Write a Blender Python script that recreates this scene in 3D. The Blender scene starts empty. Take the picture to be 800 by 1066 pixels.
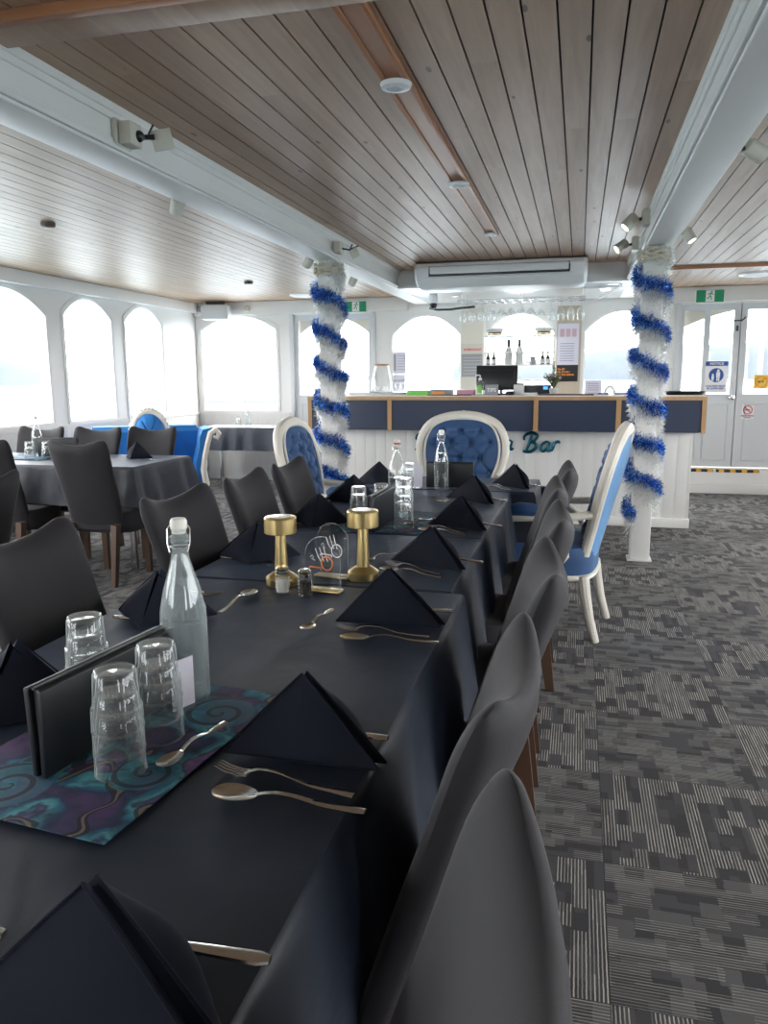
import bpy, bmesh, math, random
from mathutils import Vector, Matrix, noise
PI = math.pi
S = bpy.context.scene
C = S.collection
R = math.radians
random.seed(7)

# ------------------------------------------------------------------ materials
def mat(name, col=(.5, .5, .5), rough=.5, metal=0., **kw):
    m = bpy.data.materials.new(name); m.use_nodes = True
    b = m.node_tree.nodes['Principled BSDF']
    b.inputs['Base Color'].default_value = (*col, 1)
    b.inputs['Roughness'].default_value = rough
    b.inputs['Metallic'].default_value = metal
    for k, v in kw.items():
        b.inputs[k.replace('_', ' ')].default_value = v
    return m
class NT:
    def __init__(s, m): s.t = m.node_tree; s.n = s.t.nodes; s.b = s.n.get('Principled BSDF')
    def add(s, t, **kw):
        n = s.n.new(t)
        for k, v in kw.items():
            setattr(n, k, v)
        return n
    def link(s, a, b): s.t.links.new(a, b)
    def val(s, x, sock):
        if hasattr(x, 'links') or isinstance(x, bpy.types.NodeSocket): s.link(x, sock)
        else: sock.default_value = x
    def math(s, op, a, b=0., clamp=False):
        n = s.add('ShaderNodeMath', operation=op, use_clamp=clamp)
        s.val(a, n.inputs[0]); s.val(b, n.inputs[1]); return n.outputs[0]
    def mix(s, f, a, b):
        n = s.add('ShaderNodeMix', data_type='RGBA')
        s.val(f, n.inputs[0])
        for v, k in ((a, 6), (b, 7)):
            if isinstance(v, tuple): n.inputs[k].default_value = (*v, 1) if len(v) == 3 else v
            else: s.link(v, n.inputs[k])
        return n.outputs[2]
    def ramp(s, f, stops):
        n = s.add('ShaderNodeValToRGB'); s.link(f, n.inputs[0])
        e = n.color_ramp.elements
        while len(e) < len(stops): e.new(.5)
        for i, (p, c) in enumerate(stops): e[i].position = p; e[i].color = (*c, 1)
        return n.outputs[0]
    def sep(s, v):
        n = s.add('ShaderNodeSeparateXYZ'); s.link(v, n.inputs[0]); return n.outputs
    def comb(s, x, y, z):
        n = s.add('ShaderNodeCombineXYZ')
        for i, v in enumerate((x, y, z)): s.val(v, n.inputs[i])
        return n.outputs[0]
    def obj(s): return s.add('ShaderNodeTexCoord').outputs['Object']
    def noise(s, vec, scale, detail=2, rough=.5, dist=0.):
        n = s.add('ShaderNodeTexNoise'); s.link(vec, n.inputs['Vector'])
        n.inputs['Scale'].default_value = scale; n.inputs['Detail'].default_value = detail
        n.inputs['Roughness'].default_value = rough; n.inputs['Distortion'].default_value = dist
        return n.outputs['Fac']
    def white(s, vec):
        n = s.add('ShaderNodeTexWhiteNoise'); s.link(vec, n.inputs['Vector']); return n.outputs['Value']
    def bump(s, h, st=.3, dist=.01):
        n = s.add('ShaderNodeBump'); s.link(h, n.inputs['Height'])
        n.inputs['Strength'].default_value = st; n.inputs['Distance'].default_value = dist
        s.link(n.outputs[0], s.b.inputs['Normal'])
    def mapv(s, v, sc):
        n = s.add('ShaderNodeMapping'); s.link(v, n.inputs[0]); n.inputs['Scale'].default_value = sc; return n.outputs[0]

M = {}
M['white'] = mat('white gloss paint', (.77, .765, .745), .45)
M['wallwhite'] = mat('white wall paint', (.78, .77, .75), .4)
M['greywhite'] = mat('door paint', (.62, .64, .66), .4)
M['plastic'] = mat('white plastic', (.82, .83, .84), .35)
M['cream'] = mat('cream paint', (.68, .64, .55), .5)
M['beige'] = mat('beige fixture', (.6, .58, .5), .45)
M['black'] = mat('black plastic', (.012, .013, .016), .35)
M['darkbrown'] = mat('dark stained leg wood', (.085, .045, .028), .45)
M['gold'] = mat('brushed gold', (.70, .54, .25), .30, 1.)
M['steel'] = mat('steel', (.72, .69, .64), .16, 1.)
M['chrome'] = mat('chrome', (.75, .75, .76), .15, 1.)
M['navy'] = mat('navy panel', (.014, .026, .062), .45)
M['water'] = mat('water', (.97, 1, 1), 0., Transmission_Weight=1., IOR=1.33)
M['glass'] = mat('clear glass', (.97, 1, .99), .0, Transmission_Weight=1., IOR=1.5)
M['acrylic0'] = mat('acrylic', (1, 1, 1), .02, Transmission_Weight=1., IOR=1.2)
M['red'] = mat('red print', (.7, .03, .04), .5)
M['green'] = mat('exit green', (.0, .27, .12), .4)
M['paper'] = mat('paper', (.72, .70, .80), .7)
M['whitepaper'] = mat('white paper', (.85, .85, .86), .7)
M['greyink'] = mat('grey ink', (.25, .25, .3), .7)
M['pinkpaper'] = mat('pink paper', (.62, .3, .42), .7)
M['palepink'] = mat('pale red print', (.62, .42, .48), .7)
M['signblue'] = mat('sign blue', (.02, .07, .32), .5)
M['yellow'] = mat('sign yellow', (.9, .62, .06), .5)
M['orange'] = mat('orange ink', (.85, .3, .04), .5)
M['leaf'] = mat('leaf', (.09, .13, .06), .6)
M['pot'] = mat('pale pot', (.55, .55, .52), .5)
M['copper'] = mat('copper print', (.75, .25, .10), .4, .3)
M['blacklabel'] = mat('bottle glass dark', (.012, .018, .016), .12)
M['label'] = mat('bottle label', (.55, .54, .52), .6)
M['limegreen'] = mat('lime card', (.2, .62, .1), .6)
M['kraft'] = mat('kraft brown', (.4, .2, .07), .6)
M['capwhite'] = mat('cap cloth', (.8, .8, .78), .8)
M['grey'] = mat('mid grey', (.3, .31, .33), .5)
M['rail'] = mat('rail paint', (.10, .13, .42), .4)
M['lamp'] = mat('lamp lens', (1, .95, .85), .4, Emission_Color=(1, .9, .72, 1), Emission_Strength=3.)
M['cork'] = mat('salt', (.8, .78, .72), .8)
M['pepper'] = mat('pepper', (.05, .04, .035), .9)
M['teal'] = mat('teal letter', (.0, .10, .16), .22, .6)
M['seal'] = mat('bottle seal', (.5, .05, .04), .5)
M['stopper'] = mat('ceramic stopper', (.75, .74, .68), .3)
M['hazardyellow'] = mat('tape yellow', (.85, .42, .03), .5)

def m_sheer():
    m = bpy.data.materials.new('window glass'); m.use_nodes = True
    n = NT(m); n.n.remove(n.b); out = n.n['Material Output']
    t = n.add('ShaderNodeBsdfTransparent'); g = n.add('ShaderNodeBsdfGlossy'); g.inputs['Roughness'].default_value = .02
    lw = n.add('ShaderNodeLayerWeight'); fr = n.math('ADD', .03, n.math('MULTIPLY', n.math('POWER', lw.outputs['Facing'], 5.), .9))
    mx = n.add('ShaderNodeMixShader'); n.link(n.math('MULTIPLY', fr, .7), mx.inputs[0]); n.link(t.outputs[0], mx.inputs[1]); n.link(g.outputs[0], mx.inputs[2])
    n.link(mx.outputs[0], out.inputs[0]); return m
M['pane'] = m_sheer()
def m_thin(name, mid, edge, power=2.2, gl=1., haze=0., hz2=0.):
    m = bpy.data.materials.new(name); m.use_nodes = True
    n = NT(m); n.n.remove(n.b); out = n.n['Material Output']
    t = n.add('ShaderNodeBsdfTransparent'); g = n.add('ShaderNodeBsdfGlossy'); g.inputs['Roughness'].default_value = .03
    lw = n.add('ShaderNodeLayerWeight'); lw.inputs[0].default_value = .5
    fc = n.math('POWER', lw.outputs['Facing'], power)
    n.link(n.mix(fc, mid, edge), t.inputs[0])
    fr = n.math('ADD', .045, n.math('MULTIPLY', n.math('POWER', lw.outputs['Facing'], 4.), .9))
    mx = n.add('ShaderNodeMixShader'); n.link(n.math('MULTIPLY', fr, gl, True), mx.inputs[0]); n.link(t.outputs[0], mx.inputs[1]); n.link(g.outputs[0], mx.inputs[2])
    d = n.add('ShaderNodeBsdfDiffuse'); d.inputs[0].default_value = (.85, .9, .9, 1)
    m2 = n.add('ShaderNodeMixShader'); n.link(n.math('ADD', haze, n.math('MULTIPLY', n.math('POWER', lw.outputs['Facing'], 3.), hz2)), m2.inputs[0]); n.link(mx.outputs[0], m2.inputs[1]); n.link(d.outputs[0], m2.inputs[2])
    n.link(m2.outputs[0], out.inputs[0]); return m
M['glass'] = m_thin('clear glass', (.985, .99, .99), (.80, .85, .85), 3., .9, .012, .42)
M['dewy'] = m_thin('dewy bottle glass', (.96, .98, .98), (.70, .77, .77), 2.5, .8, .075, .25)
M['water'] = m_thin('still water', (.95, .97, .975), (.72, .80, .82), 2., .5, .02)
M['acrylic'] = m_thin('clear acrylic', (.97, .98, .98), (.8, .85, .85), 3.)


def m_fabric(name, col, rough=.85, sheen=.1, tint=(.6, .65, .75), scale=900, vs=3., amt=.25):
    m = mat(name, col, rough); n = NT(m); v = n.obj()
    n.b.inputs['Sheen Weight'].default_value = sheen; n.b.inputs['Sheen Roughness'].default_value = .4
    n.b.inputs['Sheen Tint'].default_value = (*tint, 1)
    f = n.noise(v, vs, 3)
    n.link(n.mix(n.math('MULTIPLY', f, amt), col, tuple(min(1, c * 2.2 + .01) for c in col)), n.b.inputs['Base Color'])
    if name == 'table linen':
        h = n.math('ADD', n.math('MULTIPLY', n.noise(n.mapv(v, (1, .5, 1)), 8, 2, .5, .7), 1.), n.math('MULTIPLY', n.noise(v, scale, 2), .05)); n.bump(h, .4, .012)
    else: n.bump(n.noise(v, scale, 2), .25, .001)
    return m
M['cover'] = m_fabric('stretch chair cover', (.0062, .0056, .0085), .75, .21, (.75, .72, .75))
M['cloth'] = m_fabric('table linen', (.009, .0135, .025), .5, .10, (.45, .6, .9))
M['napkin'] = m_fabric('napkin linen', (.005, .0075, .017), .8, .06, (.5, .6, .9))
M['napkin'].node_tree.nodes['Principled BSDF'].inputs['Specular IOR Level'].default_value = .25
M['velvet'] = m_fabric('blue velvet', (.014, .050, .135), .65, .6, (.4, .65, 1.), 500, 5., .5)
M['velvetlight'] = m_fabric('bright blue velvet', (.006, .12, .36), .7, .6, (.3, .6, 1.), 500, 5., .5)
M['velvetback'] = m_fabric('pale blue velvet', (.07, .20, .42), .7, 1., (.5, .75, 1.), 500, 4., .4)

def m_leather():
    m = mat('black leatherette', (.012, .014, .018), .38); n = NT(m); n.bump(n.noise(n.obj(), 700, 2), .2, .001); return m
M['leather'] = m_leather()
def m_carved():
    m = mat('carved white frame', (.70, .67, .60), .35); n = NT(m); v = n.obj()
    h = n.noise(v, 38, 3, .6, 1.5)
    n.bump(h, .5, .008); return m
M['carved'] = m_carved()

def m_planks(name, axis, pitch, c1, c2, c3, rough):
    m = mat(name, c1, rough); n = NT(m); v = n.obj(); x, y, z = n.sep(v)[:3]
    a, b = (x, y) if axis == 'x' else (y, x)
    idn = n.math('FLOOR', n.math('DIVIDE', a, pitch))
    wv = n.white(n.comb(idn, 3.3, 0.))
    seg = n.math('FLOOR', n.math('DIVIDE', n.math('ADD', b, n.math('MULTIPLY', wv, 9.)), 2.4))
    wv2 = n.white(n.comb(idn, seg, 1.7))
    g = n.noise(n.comb(n.math('MULTIPLY', a, 26.), n.math('ADD', n.math('MULTIPLY', b, 1.6), n.math('MULTIPLY', wv2, 50.)), 0.), 1., 5, .6, .7)
    big = n.noise(v, .9, 2)
    base = n.mix(wv2, c1, c2)
    base = n.mix(n.math('MULTIPLY', n.math('SUBTRACT', g, .35, True), 1.6, True), base, c3)
    base = n.mix(n.math('MULTIPLY', n.math('SUBTRACT', big, .5, True), 1.2, True), base, tuple(c * 1.15 for c in c2))
    vo = n.add('ShaderNodeTexVoronoi'); vo.inputs['Scale'].default_value = 1.
    n.link(n.comb(n.math('MULTIPLY', a, 9.), n.math('MULTIPLY', b, 3.2), wv2), vo.inputs['Vector'])
    kn = n.math('MULTIPLY', n.math('LESS_THAN', vo.outputs['Distance'], .085), .75)
    base = n.mix(kn, base, (.07, .045, .04))
    n.link(base, n.b.inputs['Base Color'])
    n.link(n.math('ADD', n.math('MULTIPLY', g, .18), rough - .08), n.b.inputs['Roughness'])
    n.bump(g, .08, .004)
    return m
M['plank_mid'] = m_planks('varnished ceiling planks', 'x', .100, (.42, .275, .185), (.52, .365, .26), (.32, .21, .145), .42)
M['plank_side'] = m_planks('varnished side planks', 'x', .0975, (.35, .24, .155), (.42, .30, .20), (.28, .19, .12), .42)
M['strip'] = mat('stained wood strip', (.42, .19, .09), .4)
M['gap'] = mat('dark groove', (.045, .03, .024), .9)
M['oak'] = m_planks('oak edge', 'x', .6, (.42, .25, .11), (.48, .29, .14), (.36, .2, .09), .5)
M['beigewood'] = m_planks('pale timber', 'x', .09, (.5, .42, .33), (.56, .48, .38), (.44, .37, .29), .5)

def m_carpet():
    m = mat('carpet tiles', (.1, .1, .1), .95); n = NT(m); v = n.obj(); x, y, z = n.sep(v)[:3]
    x = n.math('SUBTRACT', x, .11); y = n.math('SUBTRACT', y, .005)
    wob = n.math('MULTIPLY', n.math('SUBTRACT', n.noise(n.obj(), 60, 3), .5), .006)
    tx = n.math('FLOOR', n.math('DIVIDE', x, .5)); ty = n.math('FLOOR', n.math('DIVIDE', y, .5))
    par = n.math('FLOORED_MODULO', n.math('ADD', tx, ty), 2.)
    fx = n.math('SUBTRACT', x, n.math('MULTIPLY', tx, .5)); fy = n.math('SUBTRACT', y, n.math('MULTIPLY', ty, .5))
    def sel(a, b):
        return n.math('ADD', n.math('MULTIPLY', par, a), n.math('MULTIPLY', n.math('SUBTRACT', 1., par), b))
    u = n.math('ADD', sel(fy, fx), n.math('MULTIPLY', wob, .35)); w = n.math('ADD', sel(fx, fy), n.math('MULTIPLY', wob, 2.))            # lines run along w, pitch across u
    tid = n.math('ADD', n.math('MULTIPLY', tx, 7.13), n.math('MULTIPLY', ty, 3.71))
    def blocks(su, sw, seed, off=0.):
        cu = n.math('FLOOR', n.math('MULTIPLY', u, su))
        jit = n.white(n.comb(cu, tid, seed))
        cw = n.math('FLOOR', n.math('MULTIPLY', n.math('ADD', w, jit), sw))
        return n.white(n.comb(cu, cw, n.math('ADD', tid, seed)))
    b1 = blocks(24., 12., 1.); b2 = blocks(40., 9., 2.); b3 = blocks(18., 20., 5.)
    line = n.math('LESS_THAN', n.math('FRACT', n.math('DIVIDE', u, .0090)), .34)
    lc = n.math('FLOOR', n.math('DIVIDE', u, .0090))
    seg = n.math('FLOOR', n.math('MULTIPLY', n.math('ADD', w, n.white(n.comb(lc, tid, 9.))), 11.))
    lv = n.white(n.comb(lc, seg, tid))
    on = n.math('MULTIPLY', line, n.math('GREATER_THAN', b1, .36))
    on = n.math('MULTIPLY', on, n.math('ADD', .35, n.math('MULTIPLY', lv, .65)))
    weak = sel(.50, .95)
    base = n.mix(n.math('GREATER_THAN', b2, .5), (.045, .045, .052), (.075, .075, .082))
    base = n.mix(n.math('MULTIPLY', n.math('GREATER_THAN', b3, .62), sel(.8, .15)), base, (.14, .14, .142))
    fuzz = n.noise(v, 420, 2)
    colr = n.mix(n.math('MULTIPLY', on, weak), base, (.70, .68, .62))
    edge = n.math('MULTIPLY', n.math('GREATER_THAN', fx, .002), n.math('GREATER_THAN', fy, .002))
    colr = n.mix(edge, (.02, .02, .022), colr)
    colr = n.mix(n.math('MULTIPLY', fuzz, .45), colr, (.03, .03, .033))
    n.link(colr, n.b.inputs['Base Color']); n.bump(fuzz, .5, .003)
    return m
M['carpet'] = m_carpet()

SPIRALS = ((.095, .135, .062, 2.2), (.105, -.075, .05, 2.0), (-.06, -.17, .062, 2.2), (-.10, .10, .055, 2.2))
def m_batik():
    m = mat('batik placemat', (.1, .1, .2), .75); n = NT(m); v = n.obj(); x, y, z = n.sep(v)[:3]
    f1 = n.noise(v, 9, 3, .5, .6); f2 = n.noise(n.mapv(v, (1, 1.4, 1)), 14, 3, .6, 1.)
    c = n.ramp(f1, [(.36, (.09, .055, .15)), (.45, (.03, .045, .11)), (.50, (.03, .19, .29)), (.55, (.10, .36, .40)), (.58, (.035, .07, .15)), (.64, (.21, .12, .31))])
    c = n.mix(n.math('MULTIPLY', n.math('SUBTRACT', f2, .46, True), 3.2, True), c, (.022, .022, .045))
    # curling brown wax lines and spirals
    def spiral(cx, cy, r, turns):
        dx = n.math('SUBTRACT', x, cx); dy = n.math('SUBTRACT', y, cy)
        rr = n.math('SQRT', n.math('ADD', n.math('MULTIPLY', dx, dx), n.math('MULTIPLY', dy, dy)))
        an = n.math('DIVIDE', n.math('ARCTAN2', dy, dx), 2 * PI)
        fr = n.math('FRACT', n.math('ADD', n.math('MULTIPLY', n.math('POWER', n.math('DIVIDE', rr, r), .7), turns), an))
        ln = n.math('LESS_THAN', n.math('ABSOLUTE', n.math('SUBTRACT', fr, .5)), .13)
        inside = n.math('LESS_THAN', rr, r)
        return n.math('MULTIPLY', ln, inside), inside
    sp = None
    for cx, cy, r, t in SPIRALS:
        l, ins = spiral(cx, cy, r, t)
        c = n.mix(n.math('MULTIPLY', ins, .38), c, (.04, .24, .31))
        sp = l if sp is None else n.math('MAXIMUM', sp, l)
    wv = n.noise(n.mapv(v, (1.1, .8, 1)), 5.5, 1, .4, .8)
    band = n.math('LESS_THAN', n.math('ABSOLUTE', n.math('SUBTRACT', n.math('FRACT', n.math('MULTIPLY', wv, 4.5)), 0.5)), .10)
    insall = None
    for cx, cy, r, t in SPIRALS:
        _, ii = spiral(cx, cy, r * 1.08, t); insall = ii if insall is None else n.math('MAXIMUM', insall, ii)
    out_ = n.math('SUBTRACT', 1., insall)
    sp = n.math('MAXIMUM', sp, n.math('MULTIPLY', band, out_))
    c = n.mix(n.math('MULTIPLY', sp, .8), c, (.022, .02, .024))
    core = n.math('LESS_THAN', n.math('ABSOLUTE', n.math('SUBTRACT', n.math('FRACT', n.math('MULTIPLY', wv, 4.5)), 0.5)), .03)
    c = n.mix(n.math('MULTIPLY', core, out_), c, (.20, .15, .12))
    n.link(c, n.b.inputs['Base Color']); n.bump(n.noise(v, 800, 2), .3, .001); return m
M['batik'] = m_batik()

def m_tinsel(name, c1, c2, c3):
    m = mat(name, c1, .22, .85); n = NT(m); v = n.obj()
    w = n.add('ShaderNodeNewGeometry').outputs['Random Per Island']
    n.link(n.ramp(w, [(.0, c1), (.6, c2), (.92, c3)]), n.b.inputs['Base Color']); return m
M['tinselblue'] = m_tinsel('blue foil tinsel', (.004, .075, .42), (.01, .16, .68), (.15, .5, .95))
M['tinselwhite'] = m_tinsel('white foil tinsel', (.97, .96, .95), (1., .93, .90), (.85, 1., .98))
NT(M['tinselwhite']).b.inputs['Metallic'].default_value = 0.
NT(M['tinselwhite']).b.inputs['Transmission Weight'].default_value = .35
M['rope'] = mat('cream rope', (.62, .56, .44), .9)
M['sea'] = mat('sea', (.30, .38, .42), .25)
_n = NT(M['sea']); _n.bump(_n.noise(_n.obj(), .35, 4), .25, .3)
M['hill'] = mat('hazy hill', (.065, .078, .088), 1.)
_n = NT(M['hill']); _n.link(_n.ramp(_n.noise(_n.obj(), .02, 4), [(.35, (.048, .060, .070)), (.65, (.060, .073, .083))]), _n.b.inputs['Base Color'])
M['deck'] = mat('outer deck', (.55, .56, .56), .7)

# ------------------------------------------------------------------ mesh helpers
class MB:
    def __init__(s): s.v = []; s.f = []; s.sm = []
    def add(s, vs, fs, smooth=False, T=None):
        o = len(s.v)
        for p in vs:
            p = Vector(p)
            if T is not None: p = T @ p
            s.v.append(p[:])
        for f in fs: s.f.append(tuple(i + o for i in f)); s.sm.append(smooth)
        return s
    def box(s, c, d, T=None, bev=0.):
        x, y, z = (k / 2 for k in d)
        if bev <= 0:
            vs = [(c[0] + a * x, c[1] + b * y, c[2] + e * z) for a in (-1, 1) for b in (-1, 1) for e in (-1, 1)]
            return s.add(vs, [(0, 1, 3, 2), (4, 6, 7, 5), (0, 4, 5, 1), (2, 3, 7, 6), (0, 2, 6, 4), (1, 5, 7, 3)], False, T)
        bm = bmesh.new(); bmesh.ops.create_cube(bm, size=1)
        for v in bm.verts: v.co = Vector((v.co.x * d[0], v.co.y * d[1], v.co.z * d[2]))
        bmesh.ops.bevel(bm, geom=bm.edges[:], offset=bev, segments=3, profile=.5, affect='EDGES')
        for v in bm.verts: v.co += Vector(c)
        bm.verts.ensure_lookup_table()
        s.add([v.co[:] for v in bm.verts], [[v.index for v in f.verts] for f in bm.faces], True, T); bm.free(); return s
    def b2(s, x0, x1, y0, y1, z0, z1, T=None, bev=0.):
        return s.box(((x0 + x1) / 2, (y0 + y1) / 2, (z0 + z1) / 2), (abs(x1 - x0), abs(y1 - y0), abs(z1 - z0)), T, bev)
    def loft(s, loops, closed=True, caps=True, smooth=True, T=None):
        n = len(loops[0]); vs = [p for l in loops for p in l]; fs = []
        for i in range(len(loops) - 1):
            for j in range(n if closed else n - 1):
                k = (j + 1) % n
                fs.append((i * n + j, i * n + k, (i + 1) * n + k, (i + 1) * n + j))
        if caps and closed:
            fs.append(tuple(range(n))[::-1]); fs.append(tuple((len(loops) - 1) * n + j for j in range(n)))
        return s.add(vs, fs, smooth, T)
    def lathe(s, prof, c=(0, 0, 0), seg=24, T=None, facet=0., smooth=True, caps=False):
        loops = []
        for r, z in prof:
            l = []
            for j in range(seg):
                a = 2 * PI * j / seg
                rr = r * (1 - facet * (.5 + .5 * math.cos(a * seg / 2))) if facet else r
                l.append((c[0] + rr * math.cos(a), c[1] + rr * math.sin(a), c[2] + z))
            loops.append(l)
        return s.loft(loops, True, caps, smooth, T)
    def tube(s, pts, r, seg=8, T=None, flat=1., up=None, caps=True, closed=False):
        P = [Vector(p) for p in pts]; n = len(P)
        rs = r if isinstance(r, (list, tuple)) else [r] * n
        loops = []; prev = None
        for i in range(n):
            if closed: t = (P[(i + 1) % n] - P[i - 1]).normalized()
            else: t = (P[min(i + 1, n - 1)] - P[max(i - 1, 0)]).normalized()
            if up is not None: a = Vector(up)
            else: a = prev if prev is not None else (Vector((0, 0, 1)) if abs(t.z) < .9 else Vector((1, 0, 0)))
            a = (a - t * a.dot(t))
            if a.length < 1e-6: a = t.orthogonal()
            a.normalize(); b = t.cross(a); prev = a
            loops.append([(P[i] + a * rs[i] * math.cos(2 * PI * j / seg) * flat + b * rs[i] * math.sin(2 * PI * j / seg))[:] for j in range(seg)])
        if closed: loops.append(loops[0]); caps = False
        return s.loft(loops, True, caps, True, T)
    def grid(s, fn, nu, nv, smooth=True, T=None, flip=False):
        vs = [fn(i / nu, j / nv) for i in range(nu + 1) for j in range(nv + 1)]
        w = nv + 1
        fs = [(i * w + j, (i + 1) * w + j, (i + 1) * w + j + 1, i * w + j + 1) for i in range(nu) for j in range(nv)]
        if flip: fs = [f[::-1] for f in fs]
        return s.add(vs, fs, smooth, T)
    def ball(s, c, r, T=None, seg=12, sc=(1, 1, 1)):
        prof = [(max(1e-4, math.sin(PI * i / 8)) , -math.cos(PI * i / 8)) for i in range(9)]
        loops = [[(c[0] + r * sc[0] * a * math.cos(2 * PI * j / seg), c[1] + r * sc[1] * a * math.sin(2 * PI * j / seg), c[2] + r * sc[2] * b) for j in range(seg)] for a, b in prof]
        return s.loft(loops, True, True, True, T)
    def build(s, name, m, parent=None, fix=True):
        me = bpy.data.meshes.new(name); me.from_pydata(s.v, [], s.f); me.update()
        me.polygons.foreach_set('use_smooth', s.sm)
        if fix:
            bm = bmesh.new(); bm.from_mesh(me)
            bmesh.ops.remove_doubles(bm, verts=bm.verts, dist=1e-5)
            bmesh.ops.recalc_face_normals(bm, faces=bm.faces); bm.to_mesh(me); bm.free()
        if any(s.sm): me.set_sharp_from_angle(angle=R(32))
        me.materials.append(M[m] if isinstance(m, str) else m)
        o = bpy.data.objects.new(name, me); C.objects.link(o)
        if parent: o.parent = parent
        return o
def tag(o, label=None, cat=None, group=None, kind=None):
    if label: o['label'] = label
    if cat: o['category'] = cat
    if group: o['group'] = group
    if kind: o['kind'] = kind
    return o
def thing(name, label, cat, loc=(0, 0, 0), rz=0., group=None):
    o = bpy.data.objects.new(name, None); C.objects.link(o); o.empty_display_size = .05
    o.location = loc; o.rotation_euler = (0, 0, rz); return tag(o, label, cat, group)
def struct(o): o['kind'] = 'structure'; return o
def sroot(name, loc=(0, 0, 0)):
    o = bpy.data.objects.new(name, None); C.objects.link(o); o.location = loc; return struct(o)
def dup(root, loc, rz=0., label=None, group=None, scale=None):
    r = root.copy(); C.objects.link(r); r.location = loc; r.rotation_euler = (0, 0, rz)
    if scale: r.scale = scale
    if label: r['label'] = label
    if group: r['group'] = group
    def rec(a, b):
        for ch in list(a.children):
            c = ch.copy(); C.objects.link(c); c.parent = b; rec(ch, c)
    rec(root, r); return r
class Place:
    """first call moves the prototype, later calls copy it"""
    def __init__(s, root): s.root = root; s.used = False
    def __call__(s, loc, rz, label, group=None, scale=None):
        if s.used: return dup(s.root, loc, rz, label, group, scale)
        s.used = True; r = s.root; r.location = loc; r.rotation_euler = (0, 0, rz); r['label'] = label
        if group: r['group'] = group
        if scale: r.scale = scale
        return r
def Tr(x=0, y=0, z=0, rz=0, rx=0, ry=0):
    return Matrix.Translation((x, y, z)) @ Matrix.Rotation(rz, 4, 'Z') @ Matrix.Rotation(rx, 4, 'X') @ Matrix.Rotation(ry, 4, 'Y')
def text(name, body, size, m, parent, T, ext=.001, bold=0., align='CENTER', shear=0.):
    cu = bpy.data.curves.new(name, 'FONT'); cu.body = body; cu.size = size; cu.extrude = ext; cu.offset = bold
    cu.align_x = align; cu.align_y = 'CENTER'; cu.shear = shear; cu.materials.append(M[m])
    tmp = bpy.data.objects.new('tmp', cu); C.objects.link(tmp)
    bpy.context.view_layer.update()
    me = bpy.data.meshes.new_from_object(tmp.evaluated_get(bpy.context.evaluated_depsgraph_get()))
    bpy.data.objects.remove(tmp); bpy.data.curves.remove(cu)
    if not me.materials: me.materials.append(M[m])
    o = bpy.data.objects.new(name, me); C.objects.link(o); o.parent = parent; o.matrix_local = T; return o
FRONT = lambda x, y, z: Matrix.Translation((x, y, z)) @ Matrix.Rotation(PI / 2, 4, 'X')   # text standing, read from -Y

# ------------------------------------------------------------------ room
XL, XR, YB, YF = -4.9, 3.5, 9.4, -1.6
ZS, ZC, ZB = 2.28, 2.36, 2.187
struct(MB().b2(XL - .1, XR + .1, YF, YB + .1, -.06, 0).build('floor', 'carpet'))

def wall(name, axis, p0, p1, zt, pos, th, ops, m='wallwhite', z0=0.):
    """wall along axis ('x' or 'y') with arched openings (a0,a1,sill,spring,peak)"""
    b = MB(); sg = th
    def P(a, z, d): return (a, pos + d, z) if axis == 'x' else (pos + d, a, z)
    def quad(a, bq, c, d):
        for dd in (0, sg):
            b.add([P(*a, dd), P(*bq, dd), P(*c, dd), P(*d, dd)], [(0, 1, 2, 3)])
    cur = p0
    for a0, a1, zs, sp, pk in sorted(ops):
        quad((cur, z0), (a0, z0), (a0, zt), (cur, zt))
        quad((a0, z0), (a1, z0), (a1, zs), (a0, zs))
        rim = arch(a0, a1, zs, sp, pk)
        top = [q for q in rim if q[1] >= sp - 1e-6][:]
        top.sort()
        for i in range(len(top) - 1):
            quad(top[i], top[i + 1], (top[i + 1][0], zt), (top[i][0], zt))
        for i in range(len(rim)):
            q, r = rim[i], rim[(i + 1) % len(rim)]
            b.add([P(*q, 0), P(*r, 0), P(*r, sg), P(*q, sg)], [(0, 1, 2, 3)])
        cur = a1
    quad((cur, z0), (p1, z0), (p1, zt), (cur, zt))
    return struct(b.build(name, m))
def arch(a0, a1, zs, sp, pk, n=16):
    c = (a0 + a1) / 2; h = (a1 - a0) / 2
    pts = [(a0, zs), (a1, zs)]
    for i in range(n + 1):
        u = 1 - 2 * i / n
        pts.append((c + h * u, sp + (pk - sp) * (1 - abs(u) ** 2.1)))
    return pts
wn = [0]
def window(axis, op, pos, out, fw=.03, muntin=None, m='white', proud=.012):
    wn[0] += 1
    r = sroot('window_%d' % wn[0])
    def P(a, z, d): return (a, pos + d, z) if axis == 'x' else (pos + d, a, z)
    rim = arch(*op)
    cx = (op[0] + op[1]) / 2; cz = (op[2] + op[4]) / 2
    def off(q, k):
        return (q[0] + (k if q[0] < cx else -k) * (min(1, abs(q[0] - cx) / (.5 * (op[1] - op[0])) * 1.0)), q[1] + (k if q[1] < cz else -k))
    b = MB(); s = 1 if out > 0 else -1
    prof = [(-fw, -s * proud), (0, -s * proud), (0.018, -s * proud * .2), (.018, s * .05), (-fw, s * .05)]
    loops = [[P(*off(q, k), d) for k, d in prof] for q in rim]; loops.append(loops[0])
    b.loft(loops, True, False, False)
    b.build('frame', m, r)
    g = MB(); n = len(rim)
    g.add([P(*q, s * .03) for q in rim] , [tuple(range(n))])
    g.build('pane', 'pane', r, fix=False)
    return r
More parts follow.
